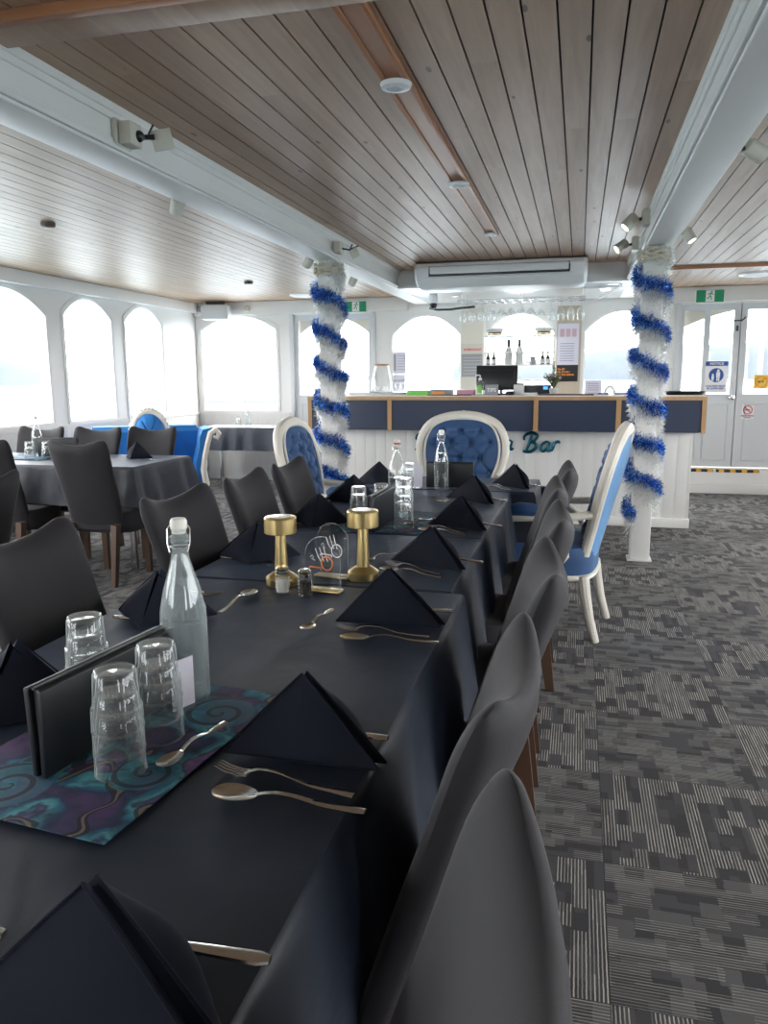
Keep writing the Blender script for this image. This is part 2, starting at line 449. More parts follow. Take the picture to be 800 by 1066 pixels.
# left wall windows (arched)
lw = [(6.69, 7.51, .90, 1.96, 2.137), (7.75, 8.55, .91, 1.97, 2.137), (5.28, 6.45, .90, 1.93, 2.137),
      (3.85, 5.02, .90, 1.93, 2.137), (2.42, 3.59, .90, 1.93, 2.137), (.99, 2.16, .90, 1.93, 2.137), (-.44, .73, .90, 1.93, 2.137)]
wall('wall_left', 'y', YF, YB + .1, ZS + .15, XL, -.12, lw)
wall('wall_right', 'y', YF, YB + .1, ZS + .15, XR, .12, [o for o in lw if o[0] < 6.6] + [(6.69, 7.51, .90, 1.96, 2.137)])
rw = [(-4.5, -3.4, .9, 1.9, 2.1), (-3.0, -1.9, .9, 1.9, 2.1), (2.0, 3.1, .9, 1.9, 2.1)]
wall('wall_rear_added', 'x', XL - .1, XR + .1, ZS + .15, YF, -.1, rw)  # unseen wall added behind the camera to cut the light from there
for o in rw: window('x', o, YF, -1)
for o in lw: window('y', o, XL, -1)
for o in lw[:1] + lw[2:]: window('y', o, XR, 1)
# back wall
bw_win = [(-4.83, -3.77, .90, 1.95, 2.12), (-2.265, -1.40, 1.0, 1.84, 2.065), (-1.10, -.29, 1.0, 1.84, 2.065), (.03, .88, 1.0, 1.84, 2.065)]
DL = (-3.56, -2.48); DR = (1.05, 2.95)
ops = bw_win + [(DL[0], DL[1], .28, 2.1, 2.1001), (DR[0], DR[1], .28, 2.1, 2.1001)]
wall('wall_back', 'x', XL, XR, ZS + .15, YB, .1, ops)
for o in bw_win: window('x', o, YB, 1)
# wainscot rail and boards on back-left wall
b = MB()
b.b2(XL + .005, DL[0] - .05, YB - .02, YB - .001, .86, .885)
b.b2(XL + .001, XL + .02, 4.0, YB - .02, .86, .885)
for i in range(18):
    x = XL + .03 + i * .07
    if x < DL[0] - .08: b.b2(x, x + .068, YB - .008, YB - .001, .1, .85)
for i in range(72):
    y = 4.3 + i * .07
    b.b2(XL + .001, XL + .008, y, y + .068, .1, .85)
struct(b.build('trim_1', 'wallwhite'))
# headers under the side ceilings
b = MB()
b.b2(XL + .001, XL + .07, YF, YB, 2.16, ZS - .001, bev=.006)
b.b2(XL + .02, -2.05, YB - .06, YB - .001, 2.12, ZS - .001, bev=.006)
struct(b.build('trim_2', 'white'))
b = MB(); b.b2(.60, XR - .001, YB - .06, YB - .001, 2.12, ZS - .001, bev=.006); b.b2(XR - .07, XR - .001, YF, YB - .07, 2.16, ZS - .001, bev=.006)
struct(b.build('trim_3', 'white'))
# ceilings: boards with real gaps over a dark backing
def planks(name, x0, x1, y0, y1, z, m, pitch=.085, gap=.0045):
    b = MB(); k = math.floor(x0 / pitch)
    while k * pitch < x1:
        a = max(x0, k * pitch + gap / 2); c = min(x1, (k + 1) * pitch - gap / 2)
        if c > a + .003: b.b2(a, c, y0, y1, z, z + .014)
        k += 1
    o = struct(b.build(name, m))
    g = MB(); g.b2(x0, x1, y0, y1, z + .0145, z + .04)
    g.build('backing', 'gap', o); return o
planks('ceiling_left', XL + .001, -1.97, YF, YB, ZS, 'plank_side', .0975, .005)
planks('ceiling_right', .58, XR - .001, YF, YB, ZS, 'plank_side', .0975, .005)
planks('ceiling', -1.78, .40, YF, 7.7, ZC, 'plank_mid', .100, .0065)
# beams with mouldings
for nm, xa, xb, s in (('trim_4', -1.97, -1.785, 1), ('trim_5', .405, .585, -1)):
    b = MB(); b.b2(xa, xb, YF, YB - .001, ZB, ZC + .1, bev=.008)
    inner = xb if s > 0 else xa
    b.b2(inner - .001 * s, inner + s * .022, YF, 7.7, ZC - .03, ZC + .02, bev=.006)
    b.b2(inner - .001 * s, inner + s * .012, YF, 7.7, ZC - .055, ZC - .026, bev=.004)
    b.b2(inner - .001 * s, inner + s * .016, YF, 7.7, ZB + .012, ZB + .035, bev=.005)
    b.b2(inner - .001 * s, inner + s * .008, YF, 7.7, ZB + .035, ZB + .052, bev=.003)
    struct(b.build(nm, 'white'))
# dropped bulkhead over the bar
M['gloss'] = mat('gloss white panel', (.78, .79, .79), .16)
b = MB(); b.b2(-1.784, .404, 7.7, YB - .001, ZB + .002, ZC + .1); b.b2(-1.784, .404, 7.685, 7.7, ZB - .004, ZB + .02, bev=.003)
struct(b.build('ceiling_bulkhead', 'gloss'))
# timber cross beam and strips
b = MB(); b.b2(-1.76, .385, 2.10, 2.235, ZC - .028, ZC - .001, bev=.004)
struct(b.build('trim_6', 'plank_mid'))
b = MB(); b.b2(-1.77, .39, 2.062, 2.10, ZC - .034, ZC - .001, bev=.004)
struct(b.build('trim_7', 'strip'))
b = MB()
b.b2(-.715, -.697, 2.24, 5.95, ZC - .016, ZC - .001, bev=.003); b.b2(-.695, -.635, 2.24, 5.95, ZC - .010, ZC - .001)
b.b2(-.633, -.615, 2.24, 5.95, ZC - .02, ZC - .001, bev=.003)
struct(b.build('trim_8', 'strip'))
b = MB(); b.b2(.6, XR - .01, 7.55, 7.59, ZS - .03, ZS - .001)
struct(b.build('trim_9', 'strip'))
# columns
for nm, x in (('trim_10', -1.872), ('trim_11', .463)):
    b = MB(); b.b2(x - .068, x + .068, 5.76 - .065, 5.76 + .065, .012, ZB - .001, bev=.008)
    b.b2(x - .085, x + .085, 5.76 - .082, 5.76 + .082, 0, .012, bev=.003)
    struct(b.build(nm, 'white'))
# doors
M['panelgap'] = M['greywhite']
def door(name, x0, x1, z0, z1, panes, panel, arched=False):
    r = sroot(name); b = MB(); y0, y1 = YB + .02, YB + .06
    xs = sorted([x0] + [v for p in panes for v in p[:2]] + [x1]); zb, zt = panes[0][2], panes[0][3]
    b.b2(x0, x1, y0, y1, z0, zb); b.b2(x0, x1, y0, y1, zt, z1)
    for i in range(0, len(xs), 2): b.b2(xs[i], xs[i + 1], y0, y1, zb, zt)
    for p in panel:
        for q in ((p[0], p[1], p[2], p[2] + .015), (p[0], p[1], p[3] - .015, p[3]), (p[0], p[0] + .015, p[2], p[3]), (p[1] - .015, p[1], p[2], p[3])):
            b.b2(q[0], q[1], y0 - .008, y0 + .001, q[2], q[3], bev=.003)
    b.build('leaf', 'greywhite', r)
    g = MB()
    for p in panes: g.b2(p[0] - .002, p[1] + .002, y0 + .015, y0 + .02, p[2], p[3])
    g.build('pane', 'pane', r)
    return r
d1 = door('door_1', 1.055, 1.70, .285, 2.10, [(1.12, 1.33, 1.11, 2.03), (1.395, 1.635, 1.11, 2.03)], [(1.09, 1.31, .36, 1.0), (1.37, 1.64, .36, 1.0)])
d2 = door('door_2', 1.71, 2.32, .285, 2.10, [(1.775, 2.25, 1.11, 2.03)], [(1.80, 2.24, .36, 1.0)])
door('door_3', 2.33, 2.945, .285, 2.10, [(2.40, 2.87, 1.11, 2.03)], [(2.42, 2.86, .36, 1.0)])
door('door_4', -3.55, -3.02, .285, 2.10, [(-3.48, -3.10, 1.11, 2.03)], [(-3.46, -3.12, .36, 1.0)])
door('door_5', -3.01, -2.49, .285, 2.10, [(-2.93, -2.56, 1.11, 2.03)], [(-2.91, -2.58, .36, 1.0)])
# the arched blind boards that close the top of the door windows outside
for nm, x0, x1 in (('trim_12', 1.11, 2.9), ('trim_13', -3.49, -2.55)):
    b = MB(); n = 20
    for i in range(n):
        ua, ub = -1 + 2 * i / n, -1 + 2 * (i + 1) / n
        za, zb_ = 1.85 + .21 * (1 - ua * ua), 1.85 + .21 * (1 - ub * ub)
        xa = x0 + (x1 - x0) * i / n; xb = x0 + (x1 - x0) * (i + 1) / n
        vs = [(xa, YB + .075, za), (xb, YB + .075, zb_), (xb, YB + .075, 2.09), (xa, YB + .075, 2.09)]
        vs += [(p[0], p[1] + .012, p[2]) for p in vs]
        b.add(vs, [(0, 1, 2, 3), (4, 5, 6, 7), (0, 1, 5, 4), (2, 3, 7, 6), (0, 3, 7, 4), (1, 2, 6, 5)])
    struct(b.build(nm, 'cream'))
b = MB()
for x0, x1 in (DL, DR):
    for xx in (x0 - .03, x1 - .03): b.b2(xx, xx + .05, YB - .02, YB - .001, .0, 2.12, bev=.004)
struct(b.build('trim_14', 'greywhite'))
# raised sill steps at the doors
b = MB(); b.b2(.62, 3.1, YB - .11, YB - .002, .0, .27, bev=.006); b.b2(.62, 3.1, YB - .135, YB - .109, .0, .11, bev=.004)
struct(b.build('trim_15', 'white'))
b = MB(); b.b2(-3.6, -2.44, YB - .11, YB - .021, .0, .27, bev=.006)
struct(b.build('trim_16', 'white'))
b = MB(); b.lathe([(0.001, 0), (.03, 0), (.03, .006), (.012, .012), (.012, .04), (.026, .05), (.03, .065), (.02, .08), (.001, .083)], T=Tr(1.66, YB + .02, 1.07, rx=PI / 2), seg=20)
b.build('knob', 'chrome', d1)
b = MB(); b.b2(1.66, 1.68, YB + .005, YB + .02, 1.80, 1.86); b.b2(1.52, 1.72, YB - .0, YB + .012, 1.905, 1.918); b.tube([(1.70, YB - .005, 1.91), (1.73, YB - .03, 1.93), (1.74, YB - .03, 1.95)], .008)
b.build('latch', 'black', d1)
MB().b2(1.685, 1.725, YB + .055, YB + .07, .285, 2.1).build('meeting_strip', 'greywhite', d2)
MB().b2(2.31, 2.34, YB + .055, YB + .07, .285, 2.1).build('meeting_strip', 'greywhite', d2)

# hazard tapes on the sill
for i, (x0, x1) in enumerate(((1.05, 1.50), (1.53, 1.98))):
    t = thing('hazard_tape', '%s strip of black and orange hazard tape on the white door sill' % ('left' if i == 0 else 'right'), 'tape', (x0, YB - .08, .2705))
    b = MB(); b.b2(0, x1 - x0, -.028, .028, 0, .001); b.b2(0, x1 - x0, -.034, -.031, -.03, 0); b.build('backing', 'black', t)
    k = 0
    while k * .12 + .06 < x1 - x0:
        xx = k * .12 + .03
        y = MB(); y.add([(xx, -.028, .0015), (xx + .055, -.028, .0015), (xx + .035, .028, .0015), (xx - .02, .028, .0015)], [(0, 1, 2, 3)])
        y.add([(xx, -.0345, -.03), (xx + .055, -.0345, -.03), (xx + .055, -.0345, .0), (xx, -.0345, .0)], [(0, 1, 2, 3)]); k += 1
        y.add([(xx, -.0345, .0), (xx + .055, -.0345, .0), (xx + .055, -.028, .0015), (xx, -.028, .0015)], [(0, 1, 2, 3)])
        y.build('stripe', 'hazardyellow', t)

# signs
def exit_sign(x, y, z, label, w=.30, h=.145):
    t = thing('exit_sign', label, 'exit sign', (x, y, z))
    MB().b2(-w / 2, w / 2, 0, .03, -h / 2, h / 2, bev=.004).build('housing', 'plastic', t)
    MB().b2(-w / 2 + .008, w / 2 - .008, -.002, 0, -h / 2 + .008, h / 2 - .008).build('green_face', 'green', t)
    MB().b2(-.045, .045, -.004, -.0015, -h / 2 + .012, h / 2 - .012).build('white_door', 'whitepaper', t)
    b = MB(); k = h / .145
    b.ball((.014, -.005, .045 * k), .009 * k, sc=(1, .3, 1))
    for pts in ([(.010, .034), (-.002, .002)], [(.008, .03), (.026, .018), (.034, .022)], [(.006, .03), (-.014, .026), (-.022, .012)], [(-.002, .002), (.014, -.012), (.010, -.034), (.018, -.036)], [(-.002, .002), (-.012, -.018), (-.034, -.022)]):
        b.tube([(p[0] * k, -.005, p[1] * k) for p in pts], .0052 * k, 6, flat=.3, up=(0, 1, 0))
    b.build('running_figure', 'green', t)
exit_sign(1.355, YB - .085, 2.175, 'green and white running figure exit sign above the right doors')
exit_sign(-2.69, YB - .085, 2.175, 'green and white exit sign half hidden behind the left tinsel column', .28, .14)
def notice(x, z, w, h, name, label, y=YB + .012):
    return thing(name, label, 'sign', (x, y, z)), w, h
t, w, h = notice(1.485, 1.30, .235, .345, 'notice_sign', 'white and blue notice sign with adult and child symbol on the door')
MB().b2(-w / 2, w / 2, 0, .004, -h / 2, h / 2).build('board', 'whitepaper', t)
MB().b2(-w / 2, w / 2, -.0015, 0, h / 2 - .05, h / 2).build('blue_header', 'signblue', t)
b = MB(); b.lathe([(.001, 0), (.078, 0), (.078, .002), (.001, .002)], T=Tr(0, 0, .02, rx=PI / 2), seg=32); b.build('blue_disc', 'signblue', t)
b = MB(); b.ball((.02, -.003, .07), .014, sc=(1, .15, 1)); b.b2(.0, .04, -.004, -.002, .0, .055); b.b2(.004, .018, -.004, -.002, -.045, 0); b.b2(.022, .036, -.004, -.002, -.045, 0)
b.ball((-.035, -.003, .025), .011, sc=(1, .15, 1)); b.b2(-.048, -.022, -.004, -.002, -.02, .012); b.b2(-.046, -.037, -.004, -.002, -.045, -.02); b.b2(-.033, -.024, -.004, -.002, -.045, -.02); b.build('figures', 'whitepaper', t)
text('lettering', 'NOTICE', .04, 'whitepaper', t, FRONT(0, -.002, h / 2 - .025), .0005, .0012)
text('lettering', 'CHILDREN MUST\nBE SUPERVISED', .027, 'signblue', t, FRONT(0, -.001, -.115), .0005, .0008)
def prohib(x, z, w, name, label, bg, y, small):
    t = thing(name, label, 'sign', (x, y, z)); h = w * (1.35 if small else 1)
    MB().b2(-w / 2, w / 2, 0, .004, -h / 2, h / 2).build('board', bg, t)
    r = w * .4; zc = w * .15 if small else 0
    if small: r = w * .36
    b = MB(); b.tube([(r * math.cos(a), -.002, zc + r * math.sin(a)) for a in [2 * PI * i / 32 for i in range(32)]], r * .1, 6, closed=True, flat=1., up=(0, 1, 0))
    b.tube([(-r * .7, -.002, zc - r * .7), (r * .7, -.002, zc + r * .7)] if not small else [(-r * .7, -.002, zc + r * .7), (r * .7, -.002, zc - r * .7)], r * .1, 6)
    b.build('ring', 'red' if small else 'orange', t)
    b = MB(); b.b2(-r * .6, r * .45, -.002, 0, zc - r * .12, zc + r * .1); b.build('pictogram', 'black', t)
    if small:
        text('lettering', 'NO SMOKING', w * .16, 'black', t, FRONT(0, -.001, -w * .38), .0005, .001)
        MB().b2(-w * .3, w * .3, -.001, 0, -w * .56, -w * .5).build('red_line', 'red', t)
    return t
prohib(1.955, 1.245, .15, 'warning_sign', 'yellow square prohibition sticker low in the right door window', 'yellow', YB + .012, False)
prohib(1.84, .915, .125, 'no_smoking_sign', 'small white no smoking sign on the door panel', 'whitepaper', YB + .012, True)

# ------------------------------------------------------------------ outside
M['cream2'] = M['cream']
struct(MB().b2(-1500, 1500, -600, 3000, -4.2, -4.0).build('ground_sea', 'sea'))
def ridge(name, pts, dist_y=None, depth=120):
    b = MB(); n = len(pts); rows = 6; vs = []; fs = []
    for i, (x, y, hh) in enumerate(pts):
        for j in range(rows + 1):
            k = j / rows; hz = hh * math.sin(PI * k) ** .8 if 0 < k < 1 else 0
            d = Vector((x, y, 0)).normalized() * depth * (k - .5)
            vs.append((x + d.x, y + d.y, -4 + hz + (3 * noise.noise(Vector((x * .02, y * .02, k * 3))) if 0 < k < 1 else 0)))
    for i in range(n - 1):
        for j in range(rows):
            a = i * (rows + 1) + j; fs.append((a, a + 1, a + rows + 2, a + rows + 1))
    b.add(vs, fs, True); return struct(b.build(name, 'hill'))
def hillpts(a0, a1, dist, hfun, n=60):
    return [(dist * math.sin(a), dist * math.cos(a), hfun(i / n) + 4) for i in range(n + 1) for a in [R(a0 + (a1 - a0) * i / n)]]
nz = lambda t, s: noise.noise(Vector((t * s, 3.1, 7.7)))
ridge('hill_far', hillpts(-70, -28, 900, lambda t: max(2, 30 * min(1, max(0, (.90 - t) / .24)) + 4 * nz(t, 8) + 2 * nz(t, 50))))
ridge('hill_back', hillpts(-34, -8, 1300, lambda t: 9 + 5 * nz(t, 9) + 3 * nz(t, 40)))
ridge('hill_right', hillpts(-9, 40, 1100, lambda t: 16 + 36 * min(1, max(0, t * 2.2)) + 12 * nz(t, 7) + 4 * nz(t, 40)))
struct(MB().b2(XL - 1, XR + 1, YB + .12, YB + 1.6, .12, .2).build('trim_17', 'deck'))
rr = thing('deck_railing', 'blue topped outer deck railing seen through the back left window', 'railing', (0, YB + 1.5, 0))
MB().tube([(XL - .8, 0, .985), (XR + .8, 0, .985)], .034, 8).build('top_rail', 'rail', rr)
MB().tube([(XL - .8, 0, .7), (XR + .8, 0, .7)], .012, 8).build('lower_rail', 'white', rr)
for i in range(6):
    MB().tube([(XL - .2 + i * 1.7, 0, .2), (XL - .2 + i * 1.7, 0, .97)], .016, 8).build('post', 'white', rr)

# ------------------------------------------------------------------ ceiling fixtures
def downlight():
    t = thing('downlight', '', 'ceiling light')
    b = MB(); b.lathe([(.001, -.012), (.030, -.012), (.034, -.016), (.052, -.014), (.056, -.004), (.056, 0), (.001, 0)], seg=28); b.build('bezel', 'plastic', t)
    b = MB(); b.lathe([(.001, -.017), (.022, -.017), (.022, -.011), (.001, -.011)], seg=20); b.build('lens', 'whitepaper', t)
    return Place(t)
D = downlight()
D((-.665, 2.85, ZC - .021), 0, 'round white downlight nearest the camera on the ceiling strip')
D((-.665, 4.32, ZC - .021), 0, 'round white downlight midway along the wooden ceiling strip')
D((-.665, 5.85, ZC - .021), 0, 'round white downlight at the far end of the ceiling strip', scale=(.85, .85, .85))
def disc():
    t = thing('flush_ceiling_light', '', 'ceiling light')
    b = MB(); b.lathe([(.001, -.02), (.15, -.02), (.17, -.012), (.175, 0), (.001, 0)], seg=36); b.build('rim', 'plastic', t)
    b = MB(); b.lathe([(.001, -.026), (.13, -.023), (.145, -.019), (.001, -.018)], seg=36); b.build('diffuser', 'whitepaper', t)
    return Place(t)
D = disc()
D((-3.157, 8.78, ZS - .001), 0, 'flat round white ceiling light left of the left column')
D((1.62, 8.3, ZS - .001), 0, 'flat round white ceiling light above the right doors')
def det():
    t = thing('smoke_detector', '', 'detector')
    b = MB(); b.lathe([(.001, -.028), (.03, -.028), (.042, -.022), (.045, 0), (.001, 0)], seg=24); b.build('body', 'darkbrown', t)
    b = MB(); b.lathe([(.001, -.033), (.022, -.032), (.024, -.028), (.001, -.028)], seg=20); b.build('cover', 'beige', t)
    return Place(t)
D = det()
D((-3.238, 4.35, ZS - .001), 0, 'small brown round detector on the near left ceiling')
D((-3.263, 7.43, ZS - .001), 0, 'small brown round detector far back on the left ceiling')

# spotlights: junction box + stem + barrel head
def spot_head(t, T, m='beige', lit=True, L=.085, r=.034):
    b = MB(); b.lathe([(.001, 0), (r * .9, 0), (r, .006), (r, L), (r * .8, L), (r * .8, L - .01), (.001, L - .01)], seg=24, T=T); b.build('head', m, t)
    if lit:
        b = MB(); b.lathe([(.001, L - .008), (r * .78, L - .008), (r * .78, L - .006), (.001, L - .006)], seg=20, T=T); b.build('lens', 'lamp', t)
def aim(loc, d):
    d = Vector(d).normalized(); q = d.to_track_quat('Z', 'Y')
    return Matrix.Translation(loc) @ q.to_matrix().to_4x4()
# near twin spot on the left beam inner face
t = thing('spotlight', 'beige box spotlight with tilted head nearest on the left beam', 'spotlight', (-1.765, 2.87, 2.262))
MB().b2(-.018, .0, -.055, .055, -.05, .05, bev=.004).build('back_plate', 'beige', t)
MB().b2(0, .055, -.04, .045, -.045, .04, bev=.006).build('box', 'beige', t)
b = MB(); b.ball((.055, .02, -.005), .022); b.tube([(.05, .03, -.005), (.10, .06, .0)], .01); b.tube([(.075, .05, 0), (.10, .055, .045)], .004); b.build('swivel', 'black', t)
MB().b2(-.003, .003, -.04, .04, -.04, .04, T=aim((.12, .085, -.005), (1, .5, .25)), bev=.002).build('flap', 'beige', t)
t = thing('spotlight', 'small beige spotlight with bent black wire above the left column', 'spotlight', (-1.765, 5.6, 2.25))
MB().b2(0, .05, -.05, .05, -.035, .045, bev=.005).build('box', 'beige', t)
b = MB(); b.tube([(.04, 0, 0), (.10, .03, -.01), (.12, .03, .03)], .006); b.tube([(.09, .03, -.01), (.16, .05, .02)], .005); b.build('swivel', 'black', t)
MB().b2(-.003, .003, -.035, .035, -.03, .03, T=aim((.13, .04, -.03), (1, .2, .5)), bev=.002).build('flap', 'beige', t)
for x, y, lab, d in ((-2.015, 3.71, 'small beige barrel spotlight left of the beam, nearest on its outer side', (-.5, .6, -.6)),
                     (-2.015, 5.72, 'small beige barrel spotlight on the left beam beside the column', (-.6, .4, -.6)),
                     (-2.015, 6.9, 'small beige barrel spotlight on the left beam behind the column', (-.5, .3, -.7)),
                     (.63, 3.50, 'large beige barrel spotlight nearest on the right beam', (.8, .35, -.45)),
                     (.63, 5.35, 'lit barrel spotlight on the outer side of right beam, beside column', (.45, -.25, -.8))):
    s = -1 if x < -1 else 1
    t = thing('spotlight', lab, 'spotlight', (x - s * .02, y, 2.205))
    b = MB(); b.lathe([(.001, 0), (.018, 0), (.018, .014), (.008, .02), (.008, .035), (.001, .036)], seg=16, T=Tr(-s * .042, 0, .0, ry=s * PI / 2)); b.build('mount', 'black', t)
    spot_head(t, aim((0, 0, .01), d), lit=y > 5)
for i, (y, d) in enumerate(((5.15, (-.7, -.25, -.75)), (6.1, (-.75, -.35, -.55)))):
    t = thing('spotlight', ('nearer' if i == 0 else 'farther') + ' beige box spotlight on the inner face of right beam', 'spotlight', (.378, y, 2.262))
    MB().b2(-.045, 0, -.05, .05, -.045, .045, bev=.005).build('box', 'beige', t)
    b = MB(); b.tube([(-.04, 0, 0), (-.085, -.01, -.01)], .009); b.build('swivel', 'black', t)
    spot_head(t, aim((-.085, 0, .01), d), lit=True, L=.09, r=.036)
# conduit on bulkhead
t = thing('ceiling_conduit', 'thin white pipework with two fittings under the bulkhead right side', 'pipe', (0, 0, 0))
b = MB(); b.tube([(-.05, 7.95, 2.172), (.33, 7.98, 2.172), (.37, 8.05, 2.172), (.28, 8.6, 2.172), (.18, 9.1, 2.172)], .012, 8); b.build('pipe', 'plastic', t)
b = MB(); b.lathe([(.001, -.03), (.04, -.03), (.045, 0), (.001, 0)], c=(.18, 8.0, 2.185), seg=20); b.build('fitting', 'plastic', t)
b = MB(); b.lathe([(.001, -.008), (.045, -.008), (.05, 0), (.001, 0)], c=(.22, 8.42, 2.188), seg=20); b.build('fitting', 'lamp', t)
for i, (x, y) in enumerate(((-1.56, 8.15), (-1.35, 8.6))):
    t = thing('recessed_light', ('nearer' if i == 0 else 'farther') + ' tiny recessed light in glossy bulkhead near the dome camera', 'ceiling light', (x, y, ZB + .001))
    b = MB(); b.lathe([(.03, -.004), (.045, -.004), (.045, .001), (.03, .001)], seg=20); b.build('bezel', 'plastic', t)
    b = MB(); b.lathe([(.001, -.002), (.03, -.002), (.03, 0), (.001, 0)], seg=20); b.build('lens', 'lamp', t)
# dome camera
t = thing('security_camera', 'white security camera with black eye hanging from the bulkhead', 'camera', (-1.555, 8.4, ZB + .002))
b = MB(); b.lathe([(.001, 0), (.05, 0), (.05, -.06), (.046, -.085), (.03, -.10), (.001, -.10)], seg=24); b.build('body', 'plastic', t)
b = MB(); b.ball((0, -.005, -.105), .042); b.build('eye', 'black', t)
# dark cable
t = tag(MB().tube([(-1.70, 8.95, 2.10), (-1.6, 8.9, 2.075), (-1.45, 8.85, 2.07), (-1.30, 8.8, 2.08), (-1.16, 8.8, 2.09)], .014, 8).build('cable', 'black'), 'dark cable looping below the bulkhead beside the camera', 'cable')
# air conditioner
t = thing('air_conditioner', 'large white ceiling mounted air conditioner above the bar', 'air conditioner', (-.745, 7.45, 0))
def ac_sec(x, k):
    z1 = ZC - .001
    P = [(-.20, z1), (-.27, z1 - .02), (-.285, z1 - .06), (-.25, z1 - .16), (-.16, z1 - .225), (.10, z1 - .24), (.22, z1 - .225), (.24, z1)]
    cy, cz = 0., z1 - .0
    return [(x, cy + (p[0] - cy) * k, cz + (p[1] - cz) * k) for p in P]
b = MB()
b.loft([ac_sec(x, k) for x, k in ((-.78, .55), (-.775, .8), (-.75, .95), (-.70, 1), (0, 1), (.70, 1), (.75, .95), (.775, .8), (.78, .55))]); b.build('casing', 'plastic', t)
b = MB(); b.add([(-.62, -.283, ZC - .05), (.62, -.283, ZC - .05), (.60, -.262, ZC - .135), (-.60, -.262, ZC - .135)], [(0, 1, 2, 3)])
b.box((0, -.278, ZC - .092), (1.26, .012, .088), T=None, bev=.004); b.build('outlet_recess', 'black', t)
b = MB(); b.box((0, -.285, ZC - .084), (1.235, .03, .066), T=None, bev=.012); b.build('louvre', 'plastic', t)
b = MB(); b.tube([(-.66, -.268, ZC - .15), (.66, -.268, ZC - .15)], .006, 8)
b.build('lip', 'plastic', t)
# speaker in the left corner
t = thing('wall_speaker', 'pale grey box speaker in the top left back corner', 'speaker', (-4.50, 9.2, 2.155), R(12))
MB().b2(-.17, .17, -.10, .09, -.10, .08, bev=.008).build('cabinet', 'greywhite', t)
MB().b2(-.155, .155, -.108, -.10, -.085, .07, bev=.004).build('grille', 'greywhite', t)
MB().b2(-.12, .12, -.02, .02, .08, .124).build('bracket', 'black', t)
tag(MB().lathe([(.001, 0), (.035, 0), (.04, .02), (.03, .04), (.001, .045)], T=Tr(-4.13, YB - .061, 2.19, rx=PI / 2), seg=20).build('round_sensor', 'beige'), 'small round beige sensor on the back left header', 'sensor')
tag(MB().lathe([(.001, 0), (.035, 0), (.04, .02), (.03, .04), (.001, .045)], T=Tr(-4.77, YB - .061, 2.2, rx=PI / 2), seg=20).build('round_sensor', 'grey'), 'small round sensor left of the corner speaker', 'sensor')

# ------------------------------------------------------------------ bar
t = thing('bar_counter', 'white boarded bar with navy panels, oak trim and white top', 'bar', (0, 0, 0))
b = MB(); b.b2(-2.36, .955, 7.07, 7.5, .08, .86)
k = -2.36
while k < .95:
    b.b2(k + .0008, min(.955, k + .0992), 7.058, 7.075, .08, .86, bev=.0012); k += .1
b.b2(.955, .962, 7.06, 7.5, .08, .86)
b.build('base', 'white', t)
MB().b2(-2.37, .97, 7.04, 7.5, 0, .085, bev=.006).build('plinth', 'white', t)
b = MB(); b.b2(-2.43, 1.01, 6.82, 7.45, .86, 1.125); b.build('fascia_body', 'navy', t)
for x0, x1 in ((-2.405, -1.68), (-1.635, -.385), (-.33, .305), (.35, .975)):
    b = MB(); b.b2(x0, x1, 6.812, 6.825, .85, 1.12); b.build('navy_panel', 'navy', t)
b = MB(); b.b2(-2.44, 1.02, 6.80, 6.835, 1.118, 1.15, bev=.002)
for x0, x1 in ((-2.44, -2.405), (-1.68, -1.64), (-.378, -.338), (.308, .348), (.985, 1.02)): b.b2(x0, x1, 6.805, 6.835, .85, 1.12)
b.b2(.985, 1.02, 6.82, 7.45, .85, 1.15)
b.build('oak_trim', 'oak', t)
MB().b2(-2.43, 1.01, 6.81, 7.45, 1.15, 1.158).build('worktop', 'white', t)
ZT = 1.158
# letters: brush script "D...a Bar" standing off the boards
def stroke_letter(strokes, x, z, h, r=.011, m='teal', lab='', y=7.035):
    b = MB()
    for pts in strokes:
        P = []
        n = len(pts)
        for i in range(n - 1):      # catmull-rom
            p0, p1, p2, p3 = pts[max(i - 1, 0)], pts[i], pts[i + 1], pts[min(i + 2, n - 1)]
            for k in range(5):
                q = k / 5
                P.append([.5 * ((2 * p1[a]) + (-p0[a] + p2[a]) * q + (2 * p0[a] - 5 * p1[a] + 4 * p2[a] - p3[a]) * q * q + (-p0[a] + 3 * p1[a] - 3 * p2[a] + p3[a]) * q ** 3) for a in (0, 1)])
        P.append(pts[-1])
        b.tube([(x + h * p[0] + h * p[1] * .18, y, z + h * p[1]) for p in P], [r * (.65 + .5 * math.sin(PI * i / (len(P) - 1))) for i in range(len(P))], 8)
    return tag(b.build('bar_letter', m), lab, 'letter')
stroke_letter([[(.35, .95), (.3, .5), (.22, .1), (.0, .08)], [(.05, .62), (-.05, .8), (.05, 1.0), (.4, 1.02), (.75, .8), (.75, .4), (.5, .1), (.1, .02)]], -1.475, .645, .15, .012, lab='first teal script letter on the bar front, left of chair back')
a_ = [[(.42, .48), (.25, .56), (.04, .36), (.04, .1), (.2, .0), (.38, .18), (.46, .52)], [(.46, .52), (.42, .18), (.48, .0), (.62, .08)]]
stroke_letter(a_, -.655, .668, .15, .011, lab='lone teal script letter a just right of the chair back')
stroke_letter([[(.30, .95), (.25, .5), (.15, .0)], [(-.06, .66), (-.10, .86), (.1, 1.04), (.42, 1.04), (.62, .88), (.5, .62), (.27, .54)], [(.27, .54), (.55, .5), (.66, .26), (.45, .03), (.12, .0), (-.02, .06)]], -.475, .65, .16, .013, lab='tall teal script letter B on the white bar front')
stroke_letter(a_, -.325, .658, .155, .012, lab='teal script letter a in the middle of the word Bar')
stroke_letter([[(.08, .55), (.1, .3), (.06, .0)], [(.09, .3), (.2, .52), (.34, .56), (.42, .46)]], -.232, .658, .155, .012, lab='teal script letter r at the end of the word Bar')

